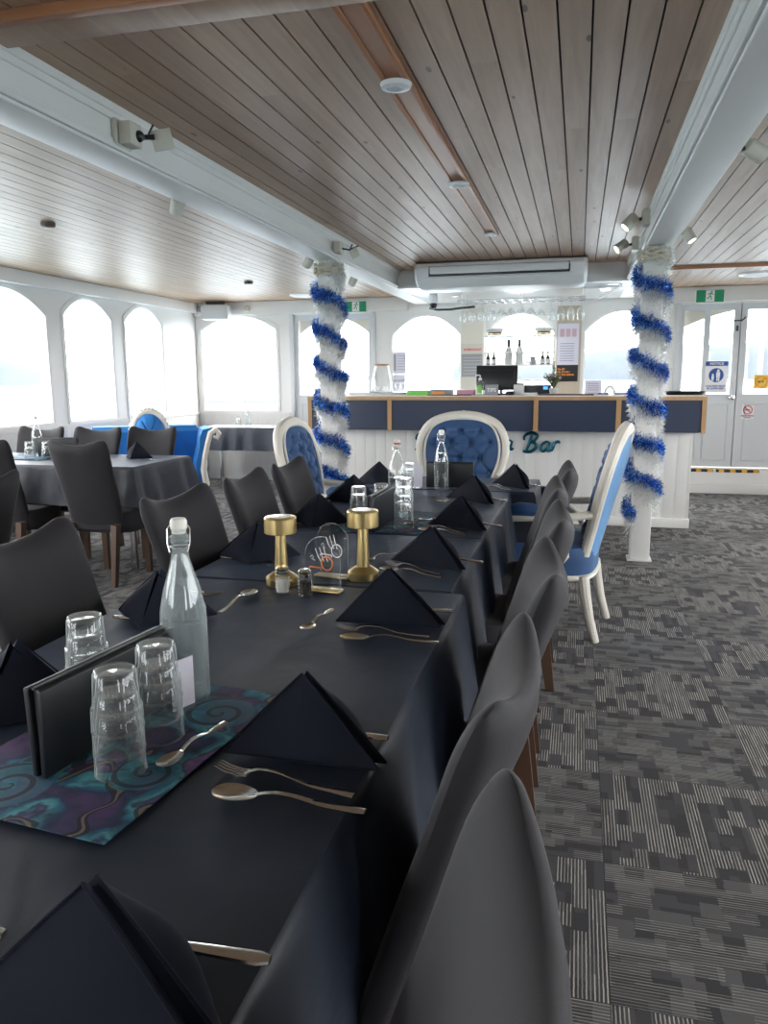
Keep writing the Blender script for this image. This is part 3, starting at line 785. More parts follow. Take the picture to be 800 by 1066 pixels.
# ---------- things on the bar
def prism_box(name, label, cat, x, y, z, d, m, top=None, bev=.003, rz=0):
    t = thing(name, label, cat, (x, y, z), rz)
    MB().b2(-d[0] / 2, d[0] / 2, -d[1] / 2, d[1] / 2, 0, d[2], bev=bev).build('body', m, t)
    return t
t = thing('oval_tray', 'white oval tray under the glass carafe on the bar', 'tray', (-1.85, 7.12, ZT))
MB().lathe([(.001, .004), (.26, .004), (.30, .022), (.305, .022), (.27, .0), (.001, 0)], seg=40, T=Matrix.Diagonal((1, .55, 1, 1))).build('dish', 'plastic', t)
t = thing('glass_carafe', 'wide glass carafe with wooden lid on the bar', 'carafe', (-1.81, 7.12, ZT + .0245))
MB().lathe([(.001, 0), (.10, 0), (.105, .01), (.103, .06), (.085, .15), (.068, .23), (.066, .245), (.063, .245), (.065, .225), (.081, .15), (.098, .06), (.098, .012), (.001, .008)], seg=32).build('body', 'glass', t)
MB().lathe([(.001, .246), (.068, .246), (.068, .262), (.001, .264)], seg=24).build('lid', 'kraft', t)
MB().lathe([(.001, .010), (.096, .014), (.095, .055), (.001, .055)], seg=24).build('water', 'water', t)
def tumbler_mesh(b, H=.09, r0=.0295, r1=.0365, T=None, facet=.05):
    # inverted tumbler: base on top
    b.lathe([(r1, 0), (r1 - .0003, H * .36), (r1 - .0035, H * .40), (r0 + .001, H - .006), (r0 - .003, H), (.001, H), (.001, H - .006), (r0 - .005, H - .009), (r1 - .0055, H * .38), (r1 - .002, H * .34), (r1 - .0025, 0), (r1, 0)], seg=28, T=T)
g = MB(); tumbler_mesh(g)
for rr_, zz_, tt_ in ((.0363, .0018, .0016), (.0350, .0345, .0011), (.0270, .0890, .0016)):
    g.tube([(rr_ * math.cos(2 * PI * i / 28), rr_ * math.sin(2 * PI * i / 28), zz_) for i in range(28)], tt_, 6, closed=True, up=(0, 0, 1))
tp = tag(g.build('tumbler', 'glass'), '', 'glass')
TUM = Place(tp)
for i, (x, y) in enumerate(((-1.66, 7.16), (-1.60, 7.08), (-1.955, 7.08))):
    TUM((x, y, ZT + .0245 - (.0 if i < 2 else .0)), 0, ('upturned glass on the bar tray, right of the carafe, back', 'upturned glass on the bar tray, right of the carafe, front', 'upturned glass on the bar tray, left of the carafe')[i])
prism_box('card_stack', 'lime green card stack lying on the bar', 'cards', -1.44, 7.05, ZT, (.20, .12, .045), 'limegreen')
t = prism_box('card_box', 'dark box with orange print on the bar', 'box', -1.22, 7.05, ZT, (.20, .12, .05), 'grey')
MB().b2(-.085, .03, -.0615, -.06, .008, .03).build('orange_print', 'orange', t)
t = prism_box('leaflet_stack', 'stack of pink leaflets on the bar', 'leaflets', -1.00, 7.05, ZT, (.16, .12, .045), 'pinkpaper')
MB().b2(-.081, .081, -.061, .061, .045, .05).build('top_sheet', 'whitepaper', t)
# monitor
t = thing('pos_monitor', 'large black till monitor seen from behind on the bar', 'monitor', (-.745, 7.25, ZT))
MB().b2(-.19, .19, -.02, .02, .04, .265, T=Tr(0, 0, 0, rx=R(-6)), bev=.006).build('screen_shell', 'black', t)
MB().b2(-.16, .16, -.028, -.018, .06, .22, T=Tr(0, 0, 0, rx=R(-6)), bev=.004).build('rear_cover', 'black', t)
MB().b2(-.05, .05, .0, .10, 0, .06, bev=.01).build('stand', 'black', t)
MB().b2(-.10, .10, -.05, .11, 0, .012, bev=.004).build('base', 'black', t)
# sanitizer
t = thing('pump_bottle', 'clear hand pump bottle in front of the till monitor', 'bottle', (-.865, 6.98, ZT))
MB().lathe([(.001, 0), (.032, 0), (.034, .01), (.034, .10), (.024, .12), (.014, .125), (.014, .135), (.001, .135)], seg=24).build('body', 'glass', t)
MB().b2(-.02, .02, -.0352, -.034, .02, .09).build('label', 'limegreen', t)
b = MB(); b.lathe([(.001, .133), (.016, .133), (.016, .15), (.006, .152), (.006, .175), (.001, .175)], seg=16); b.tube([(0, 0, .175), (-.03, 0, .178), (-.042, 0, .17)], .006, 8); b.build('pump', 'plastic', t)
# tips jar
t = thing('tip_jar', 'square clear jar marked TIPS beside the pump bottle', 'jar', (-.755, 6.97, ZT))
b = MB()
for s in ((-.065, -.06, -.05, .05), (.06, .065, -.05, .05), (-.06, .06, -.05, -.045), (-.06, .06, .045, .05)): b.b2(s[0], s[1], s[2], s[3], 0, .095)
b.b2(-.065, .065, -.05, .05, 0, .005); b.build('box', 'acrylic', t)
MB().b2(-.058, .058, -.0535, -.0505, .002, .09).build('plate', 'grey', t)
text('lettering', 'TIPS', .045, 'whitepaper', t, FRONT(0, -.0545, .045), .0005, .001)
# small till hardware
t = prism_box('card_reader', 'small black card reader on the bar edge', 'card reader', -.595, 6.98, ZT, (.075, .13, .035), 'black', bev=.01); MB().b2(-.028, .028, -.04, .03, .035, .037).build('keypad', 'grey', t)
t = prism_box('receipt_printer', 'white receipt printer behind the card reader', 'printer', -.535, 7.2, ZT, (.09, .14, .09), 'plastic', bev=.008); MB().b2(-.045, .045, -.07, .07, .0905, .102, bev=.003).build('lid', 'black', t)
MB().tube([(.0, -.02, .102), (.0, -.02, .165)], .0025, 6).build('spike', 'grey', t)
t = prism_box('till_display', 'low black display with tiny blue light behind plant', 'display', -.37, 7.25, ZT, (.24, .03, .085), 'black', bev=.004)
M['bluelight'] = mat('blue indicator', (.05, .2, .9), .5, Emission_Color=(.05, .25, 1, 1), Emission_Strength=2.)
MB().b2(.05, .09, -.0165, -.0152, .045, .07).build('indicator', 'bluelight', t)
t = prism_box('napkin_pad', 'low white pad on the bar in front of dark display', 'pad', -.43, 7.02, ZT, (.14, .09, .02), 'whitepaper')
# plant
t = thing('potted_plant', 'small bushy flowering plant in a pale pot on bar', 'plant', (-.22, 7.02, ZT))
MB().lathe([(.001, 0), (.03, 0), (.042, .06), (.038, .06), (.001, .05)], seg=20).build('pot', 'pot', t)
b = MB(); fl = MB(); random.seed(3)
for i in range(46):
    a = random.uniform(0, 2 * PI); sp = random.uniform(.1, 1) * (.09 if i > 4 else .02); hh = random.uniform(.08, .15) + (.09 if i < 4 else 0)
    P = [(0, 0, .05), (sp * .5 * math.cos(a), sp * .5 * math.sin(a), .05 + hh * .6), (sp * math.cos(a), sp * math.sin(a), .05 + hh)]
    b.tube(P, .0018, 4)
    for k in range(7):
        q = Vector(P[1]).lerp(Vector(P[2]), k / 6); d = Vector((random.uniform(-1, 1), random.uniform(-1, 1), random.uniform(-.3, .8))).normalized() * .02
        s = d.orthogonal().normalized() * .005
        b.add([q[:], (q + d * .5 + s)[:], (q + d)[:], (q + d * .5 - s)[:]], [(0, 1, 2, 3)])
    if i % 6 == 5: fl.ball(P[2], .008)
b.build('foliage', 'leaf', t, fix=False); fl.build('flowers', 'pinkpaper', t)
tag(MB().b2(-.34, .12, 6.83, 7.0, ZT, ZT + .012, bev=.003).build('bar_mat', 'darkbrown'), 'flat dark bar mat in front of the plant', 'mat')
tag(MB().b2(-1.32, -.93, 6.83, 6.96, ZT, ZT + .009, bev=.003).build('bar_mat', 'darkbrown'), 'flat dark bar mat left of the pump bottle', 'mat')
t = thing('menu_stand', 'upright white card in clear stand on the bar, right of plant', 'card stand', (.115, 7.0, ZT))
MB().b2(-.072, .072, -.002, .002, .003, .125, T=Tr(rx=R(-8))).build('card', 'paper', t); MB().b2(-.07, .07, -.03, .03, 0, .004).build('foot', 'acrylic', t)
for i in range(4): MB().b2(-.05, .05, -.0032, -.0022, .095 - i * .018, .099 - i * .018, T=Tr(rx=R(-8))).build('print', 'greyink', t)
t = thing('tape_dispenser', 'white arched tape roll dispenser beside the card stand', 'dispenser', (.26, 7.1, ZT))
MB().tube([(.04 * math.cos(a), 0, .005 + .065 * math.sin(a)) for a in [PI * i / 12 for i in range(13)]], .014, 8).build('arch', 'plastic', t)
for i, (x, lab) in enumerate(((.20, 'small blue and white packet in front of the tape roll'), (.36, 'long blue and white packet left of right column'))):
    t = thing('packet', lab, 'packet', (x, 6.96, ZT)); MB().b2(-.045 - .02 * i, .045 + .02 * i, -.03, .03, 0, .022, bev=.004).build('wrapper', 'whitepaper', t)
    MB().b2(-.045 - .02 * i, .045 + .02 * i, -.0315, -.0302, .006, .018).build('blue_band', 'signblue', t)
t = thing('serving_tray', 'black round serving tray lying at the right bar end', 'tray', (.87, 7.06, ZT))
MB().lathe([(.001, .006), (.13, .006), (.165, .03), (.17, .03), (.14, .0), (.001, 0)], seg=40).build('dish', 'black', t)
t = thing('folded_cloth', 'white folded cloth under the black tray at bar end', 'cloth', (.66, 7.06, ZT)); MB().b2(-.07, .03, -.06, .06, 0, .02, bev=.008).build('fold', 'capwhite', t)
tag(MB().lathe([(.001, 0), (.05, 0), (.055, .02), (.035, .045), (.001, .05)], c=(-2.33, 7.05, ZT), seg=20).build('dark_bowl', 'grey'), 'small dark bowl at the left end of the bar', 'bowl')

# ---------- back of bar: posts, shelves, bottles
struct(MB().b2(-1.395, -1.115, YB - .03, YB - .001, 1.0, 2.12).build('trim_18', 'cream'))
struct(MB().b2(-.275, .0, YB - .03, YB - .001, .9, 2.12).build('trim_19', 'beigewood'))
t = thing('back_bar_shelves', 'white open shelves across the middle bar window', 'shelf', (0, 0, 0))
for z in (1.785, 1.60, 1.455, 1.285):
    MB().b2(-1.11, -.29, 9.12, YB - .032 + .03, z - .014, z).build('shelf_board', 'white', t)
for x in (-1.11, -.305):
    MB().b2(x, x + .018, 9.14, 9.17, .9, 2.05).build('upright', 'white', t)
MB().b2(-1.11, -.29, 9.12, YB - .01, .88, .9).build('base_board', 'white', t)
def wine(name, H, r, sh, m='blacklabel', lab=True):
    t = thing(name, '', 'bottle')
    MB().lathe([(.001, 0), (r, 0), (r, H * .5), (r * .85, H * .58), (r * .38, H * .74), (r * .32, H * .95), (r * .40, H * .955), (r * .40, H), (.001, H)], seg=20).build('body', m, t)
    if lab:
        MB().lathe([(r + .0008, H * .10), (r + .0008, H * .42)], seg=20).build('label', 'label', t)
        MB().lathe([(r * .45, H * .70), (r * .42, H * .955), (r * .44, H * 1.003), (.001, H * 1.004)], seg=14).build('foil', 'black' if sh else 'label', t)
    return Place(t)
W = wine('sparkling_wine_bottle', .29, .045, True, 'label')
W((-.885 + .07, 9.22, 1.455), 0, 'tall foil topped bottle on the shelf, left of the pair')
W((-.885 + .195, 9.22, 1.455), 0, 'tall foil topped bottle on the shelf, right of the pair')
W = wine('small_wine_bottle', .155, .024, True)
for x, l in ((-1.05, 'leftmost small dark bottle on the middle bar shelf'), (-.985, 'small dark bottle second from the left on shelf'), (-.425, 'small dark bottle just right of the mug'), (-.365, 'rightmost small dark bottle on the bar shelf')):
    W((x, 9.22, 1.455), 0, l)
t = thing('dark_mug', 'dark metal mug on the shelf right of tall bottles', 'mug', (-.535, 9.22, 1.455))
MB().lathe([(.001, 0), (.034, 0), (.034, .095), (.031, .095), (.031, .005), (.001, .005)], seg=20).build('cup', 'grey', t)
MB().tube([(-.034, 0, .08), (-.058, 0, .075), (-.058, 0, .03), (-.034, 0, .02)], .005, 8).build('handle', 'grey', t)
def cap():
    t = thing('captain_cap', '', 'hat')
    MB().lathe([(.08, .0), (.082, .035), (.105, .05), (.11, .062), (.09, .078), (.001, .085)], seg=28).build('crown', 'capwhite', t)
    MB().lathe([(.083, .0), (.085, .03)], seg=28).build('band', 'black', t)
    MB().lathe([(.0855, .006), (.0862, .014)], seg=28).build('gold_braid', 'gold', t)
    b = MB(); b.grid(lambda u, v: ((.082 + .045 * v) * math.cos(PI + .35 + (PI - .7) * u), (.082 + .045 * v) * math.sin(PI + .35 + (PI - .7) * u), .006 - .016 * v), 14, 3); b.build('visor', 'black', t)
    return Place(t)
K = cap(); K((-.975, 9.22, 1.797), R(15), 'white captain cap with black visor at the left of top shelf'); K((-.42, 9.22, 1.797), R(-10), 'white captain cap with black visor at the right of top shelf')
# hanging wine glasses
t = thing('glass_rack', 'white wire rack holding upside down stemware above the bar', 'rack', (0, 0, 0))
b = MB()
for y in (8.08, 8.27, 8.46):
    b.tube([(-1.25, y, 2.10), (.03, y, 2.10)], .005, 6)
for i in range(15):
    x = -1.24 + i * .09
    b.tube([(x, 8.04, 2.09), (x, 8.5, 2.09)], .0035, 6)
for x in (-1.2, -.6, 0):
    for y in (8.08, 8.46): b.tube([(x, y, 2.10), (x, y, ZB + .002)], .004, 6)
b.build('wire_frame', 'chrome', t)
gl = tag(MB().lathe([(.001, 0), (.034, 0), (.034, -.002), (.006, -.006), (.004, -.02), (.004, -.075), (.010, -.085), (.032, -.11), (.038, -.135), (.034, -.17), (.030, -.195), (.0285, -.195), (.0325, -.17), (.036, -.135), (.030, -.112), (.001, -.09)], seg=18).build('wine_glass', 'glass'), '', 'wine glass', 'wine glasses hanging over the bar')
cg = tag(MB().lathe([(.001, 0), (.034, 0), (.034, -.002), (.006, -.006), (.004, -.02), (.004, -.075), (.012, -.08), (.052, -.135), (.05, -.136), (.001, -.084)], seg=18).build('cocktail_glass', 'glass'), '', 'cocktail glass', 'cocktail glasses hanging over the bar')
G = Place(gl); K = Place(cg)
cols = ['far left', 'second left', 'third left', '', '', '', '', '', '', 'third right', 'second right', 'far right']
for j, y in enumerate((8.12, 8.38)):
    row = 'front' if j == 0 else 'rear'
    for i in range(13):
        x = -1.195 + i * .0985
        if 4 <= i <= 8:
            K((x, y, 2.0855), i, 'conical cocktail glass hanging in the %s row, %s of five' % (row, ['first', 'second', 'third', 'fourth', 'last'][i - 4]))
        else:
            n = i if i < 4 else i - 9
            G((x, y, 2.0855), i, 'upside down wine glass in the %s row of the rack, %s of the %s four' % (row, ['first', 'second', 'third', 'fourth'][n], 'left' if i < 4 else 'right'))
# posters
t = thing('wall_calendar', 'grey calendar with red heading on the cream post behind bar', 'calendar', (-1.255, YB - .034, 1.44))
MB().b2(-.135, .135, -.004, .002, -.26, .27).build('backing_board', 'beige', t)
MB().b2(-.13, .13, -.006, -.004, -.12, .15).build('grid_sheet', 'grey', t)
text('heading', 'SUPERYACHT', .036, 'red', t, FRONT(0, -.0062, .20), .0005, .0012)
for i in range(6): MB().b2(-.11, .11, -.0075, -.0062, .105 - i * .038, .110 - i * .038).build('print_row', 'beige', t)
t = thing('window_notice', 'upper lilac notice taped to window left of calendar', 'notice', (-2.17, YB + .022, 1.50))
MB().b2(-.085, .085, 0, .002, -.13, .13).build('sheet', 'paper', t); MB().b2(-.065, -.045, -.0012, 0, -.10, .10).build('dark_bar', 'greyink', t)
for i in range(6): MB().b2(-.03, .07, -.0012, 0, .08 - i * .033, .085 - i * .033).build('print_row', 'greyink', t)
t = thing('window_notice', 'lower lilac notice on window, just above the bar', 'notice', (-2.18, YB + .022, 1.25))
MB().b2(-.08, .08, 0, .002, -.10, .10).build('sheet', 'paper', t)
text('lettering', 'FREE WATER', .026, 'greyink', t, FRONT(0, -.001, .03), .0005, .0005)
t = thing('price_poster', 'tall lilac poster with red headings on right bar post', 'poster', (-.145, YB - .034, 1.72))
MB().b2(-.12, .12, -.003, .002, -.27, .20).build('sheet', 'paper', t)
for i in range(3): MB().b2(-.095 + i * .068, -.045 + i * .068, -.0045, -.003, .05, .14).build('red_column', 'palepink', t)
for i in range(8): MB().b2(-.09, .07, -.0045, -.003, -.03 - i * .028, -.024 - i * .028).build('print_row', 'greyink', t)
t = thing('notice_board', 'black board with orange No ID No Service No Exceptions lettering', 'notice', (-.145, YB - .034, 1.355))
MB().b2(-.12, .12, -.003, .002, -.095, .095).build('board', 'black', t)
text('lettering', 'No ID\nNo Service\nNo Exceptions', .031, 'orange', t, FRONT(-.11, -.0035, .015), .0005, .0012, 'LEFT')
# ------------------------------------------------------------------ tables and cloths
def cloth(name, label, x0, x1, y0, y1, z, drop, m='cloth', seed=0, flare=.05, creases=(), cat='tablecloth', amp=.018, seamdrop=None):
    st = .02; nx = max(4, int((x1 - x0) / st)); ny = max(4, int((y1 - y0) / st))
    rn = random.Random(seed)
    def topz(x, y):
        h = .0012 * noise.noise(Vector((x * 3 + seed, y * 5, 1))) + .0010 * noise.noise(Vector((x * 14 + y * 8, y * 7 - x * 4, seed))) + .0018 * max(0, noise.noise(Vector((x * 5 - y * 3, y * 4 + x * 5, seed + 9.)))) ** 2
        for ax, p, hh in creases:
            d = (x if ax == 'x' else y) - p + .004 * noise.noise(Vector((x * 2, y * 2, 5)))
            h += hh * math.exp(-(d / .006) ** 2)
        return z + h
    b = MB(); vs = []; idx = {}
    for i in range(nx + 1):
        for j in range(ny + 1):
            x = x0 + (x1 - x0) * i / nx; y = y0 + (y1 - y0) * j / ny; idx[i, j] = len(vs); vs.append((x, y, topz(x, y)))
    fs = [(idx[i, j], idx[i + 1, j], idx[i + 1, j + 1], idx[i, j + 1]) for i in range(nx) for j in range(ny)]
    per = [(i, 0) for i in range(nx)] + [(nx, j) for j in range(ny)] + [(i, ny) for i in range(nx, 0, -1)] + [(0, j) for j in range(ny, 0, -1)]
    n = len(per); last = [idx[p] for p in per]
    K = [(0.004, .003), (.008, .012)] + [(None, t) for t in (.06, .14, .25, .4, .55, .7, .85, 1.)]
    for q, (o_, d_) in enumerate(K):
        cur = []
        for k, (i, j) in enumerate(per):
            x, y, zz = vs[idx[i, j]]
            nxn = (-1 if i == 0 else 1 if i == nx else 0); nyn = (-1 if j == 0 else 1 if j == ny else 0)
            s = x + y if nxn * nyn == 0 else 0
            side_drop = drop
            if seamdrop and nxn == 0 and ((nyn < 0 and seamdrop[0]) or (nyn > 0 and seamdrop[1])): pass
            if o_ is not None: off = o_; dz = d_
            else:
                t = d_
                rip = .5 + .5 * math.sin(s * 24 + 2.2 * noise.noise(Vector((x * 2.3, y * 2.3, seed + 3.)))*2) 
                rip2 = noise.noise(Vector((x * 7, y * 7, seed + t * .8)))
                off = .008 + flare * t + amp * (rip - .3) * t ** .8 * 1.4 + .012 * rip2 * t
                if nxn * nyn: off = .008 + (flare + amp * 2) * t * .75
                lim = None
                if seamdrop and ((nyn < 0 and seamdrop[0]) or (nyn > 0 and seamdrop[1])): lim = .004
                dz = drop * t * (1 + .02 * rip2)
            ox, oy = off, off
            if o_ is None and seamdrop and ((nyn < 0 and seamdrop[0]) or (nyn > 0 and seamdrop[1])): oy = .004
            cur.append(len(vs)); vs.append((x + nxn * ox, y + nyn * oy, zz - dz))
        for k in range(n):
            k2 = (k + 1) % n; fs.append((last[k], cur[k], cur[k2], last[k2]))
        last = cur
    b.add(vs, fs, True)
    o = b.build(name, m)
    return tag(o, label, cat)
def table(label, x0, x1, y0, y1, z=.744, m='darkbrown', leg='chrome'):
    t = thing('dining_table', label, 'table', ((x0 + x1) / 2, (y0 + y1) / 2, 0))
    w, l = (x1 - x0) / 2 - .008, (y1 - y0) / 2 - .008
    MB().b2(-w, w, -l, l, z - .03, z, bev=.004).build('tabletop', m, t)
    for sx in (-1, 1):
        for sy in (-1, 1):
            MB().b2(sx * (w - .07) - .02, sx * (w - .07) + .02, sy * (l - .07) - .02, sy * (l - .07) + .02, 0, z - .03, bev=.003).build('leg', leg, t)
    return t
segs = [(-1.115, -.285, -.35, 1.975, 'long near table under the main black cloth', 'long black cloth over the nearest table section', (0, 1)),
        (-1.105, -.32, 1.995, 2.695, 'middle table under the second black cloth', 'black cloth on the section with the gold lamps', (1, 1)),
        (-1.12, -.325, 2.715, 3.86, 'third table section under black cloth, second placemat on it', 'black cloth under the second placemat and swing top bottle', (1, 1)),
        (-1.15, -.205, 3.88, 4.38, 'last table section before the blue head chair', 'black cloth on the end section before the head chair', (1, 0))]
for i, (x0, x1, y0, y1, l1, l2, sd) in enumerate(segs):
    table(l1, x0, x1, y0, y1)
    cr = [[('y', 1.56, .0018), ('y', .72, .0012), ('x', -.70, .0012)], [('y', 2.35, .002), ('x', -.72, .001)], [('y', 3.2, .0015), ('x', -.7, .001)], [('x', -.7, .001)]][i]
    cloth('tablecloth', l2, x0, x1, y0, y1, .7475 + .001 * (i % 2), .42, seed=i * 11 + 1, creases=cr, seamdrop=sd, flare=.045)
ZTb = .751
# other tables
table('left side table under black cloth between black chairs', -4.55, -2.86, 4.52, 5.24)
cloth('tablecloth', 'black cloth over the left side table with crisp corner fold', -4.56, -2.85, 4.50, 5.26, .7475, .26, seed=51, flare=.05, creases=[('x', -3.4, .001)])
table('far back table with dark cloth below the back left window', -4.45, -3.32, 8.45, 9.0)
cloth('tablecloth', 'dark cloth on the far back table under the window', -4.46, -3.31, 8.44, 9.01, .7475, .27, seed=61, flare=.03)

# ------------------------------------------------------------------ covered chairs
def chair_proto():
    t = thing('dining_chair', '', 'chair')
    # backrest: local front = +Y, back leans to -Y
    def ztop(u): return .918 + .05 * abs(u) ** 2.2 - .022 * (max(0, abs(u) - .78) / .22) ** 2
    n = 40; loops = []
    levels = [0, .04, .12, .22, .34, .46, .58, .68, .76, .82, .87, .90, .93, .955, .975, .99, .998, 1.0]
    for v in levels:
        l = []
        hw = .185 + .010 * math.sin(PI * v) + .030 * v ** 3
        th = .038 - .002 * v
        rnd = 1.0 if v < .87 else math.sqrt(max(.0, 1 - ((v - .87) / .13) ** 2))
        rnd = max(rnd, .02)
        for j in range(n):
            a = 2 * PI * j / n; ca, sa = math.cos(a), math.sin(a)
            ux = math.copysign(abs(ca) ** .55, ca); uy = math.copysign(abs(sa) ** .62, sa)
            zz = .335 + (ztop(ux) - .335) * v
            corner = 1 - .08 * (1 - rnd)
            x = hw * ux * corner
            y = -.11 - .20 * v ** 1.05 + th * uy * rnd + .027 * (abs(ux) ** 2 - .4) * (.2 + .8 * v)
            # cloth dimple under the top rail
            y += (.010 * math.exp(-((v - .72) / .12) ** 2) * (1 - ux * ux)) * (1 if uy < 0 else -1) * .6
            l.append((x, y, zz))
        loops.append(l)
    MB().loft(loops).build('backrest', 'cover', t)
    # seat cover: rounded cushion and skirt
    b = MB(); loops = []
    for z, k, dz in ((.33, 1.0, 0), (.36, 1.005, 0), (.42, 1.01, 0), (.455, 1.0, 0), (.468, .97, 0), (.474, .9, 0), (.478, .6, 0), (.480, .1, 0)):
        l = []
        for j in range(36):
            a = 2 * PI * j / 36; ca, sa = math.cos(a), math.sin(a)
            x = .215 * k * math.copysign(abs(ca) ** .4, ca); y = .03 + .19 * k * math.copysign(abs(sa) ** .4, sa)
            zz = z + (.035 * (1 - abs(ca) ** 2) * (1 - abs(math.sin(2 * a)) * .2) if z == .33 else 0)
            l.append((x, y - .005, zz))
        loops.append(l)
    b.loft(loops).build('seat', 'cover', t)
    for sx in (-1, 1):
        MB().loft([[(sx * .165 + a * r_, .185 + c * r_, z) for a, c in ((-1, -1), (1, -1), (1, 1), (-1, 1))] for z, r_ in ((0, .016), (.40, .021))], smooth=False).build('leg', 'darkbrown', t)
        MB().loft([[(sx * .172 + a * r_, y + c * r_ * 1.3, z) for a, c in ((-1, -1), (1, -1), (1, 1), (-1, 1))] for z, r_, y in ((0, .014, -.245), (.22, .018, -.215), (.40, .021, -.19))], smooth=False).build('leg', 'darkbrown', t)
    return t
CH = Place(chair_proto())
ords = ['nearest', 'second nearest', 'third', 'fourth', 'fifth', 'farthest']
for i, (y, a, cx_) in enumerate(((.47, 6, -.328), (1.02, -2, -.376), (1.60, 5, -.346), (2.19, 3, -.337), (2.77, 3, -.362), (3.34, 2, -.328))):
    CH((cx_, y, 0), R(90 + a), 'black covered chair, %s in the row along the right table edge' % ords[i], 'chairs along the right side of long table')
for i, (y, a, x) in enumerate(((1.64, 5, -1.055), (2.31, -3, -1.02), (2.85, 3, -1.0), (3.33, 2, -1.0))):
    CH((x, y, 0), R(-90 + a), 'black covered chair, %s in the row along the left table edge' % ['nearest', 'second', 'third', 'farthest'][i], 'chairs along the left side of long table')
for x, y, a, l in ((-3.03, 4.47, 0, 'black covered chair with its back to camera at left side table, right one'),
                   (-3.70, 4.42, 0, 'black covered chair with its back to camera at left side table, cut by frame'),
                   (-3.27, 5.19, 180, 'black covered chair across the left side table in front of blue chaise'),
                   (-3.70, 4.93 + .17, 180, 'black covered chair across the left side table, middle one'),
                   (-4.22, 4.95 + .15, 180, 'black covered chair across the left side table, by the bottle')):
    CH((x, y, 0), R(a), l, 'chairs around the left side table')
CH((-2.62, 2.62, 0), R(78), 'dark chair edge at the far left behind the nearest left chair')
CH((-3.05, 8.9, 0), R(112), 'black chair at the right end of the far back table')
CH((1.98, 6.95, 0), R(-80), 'dark covered chair cut off at the right frame edge')

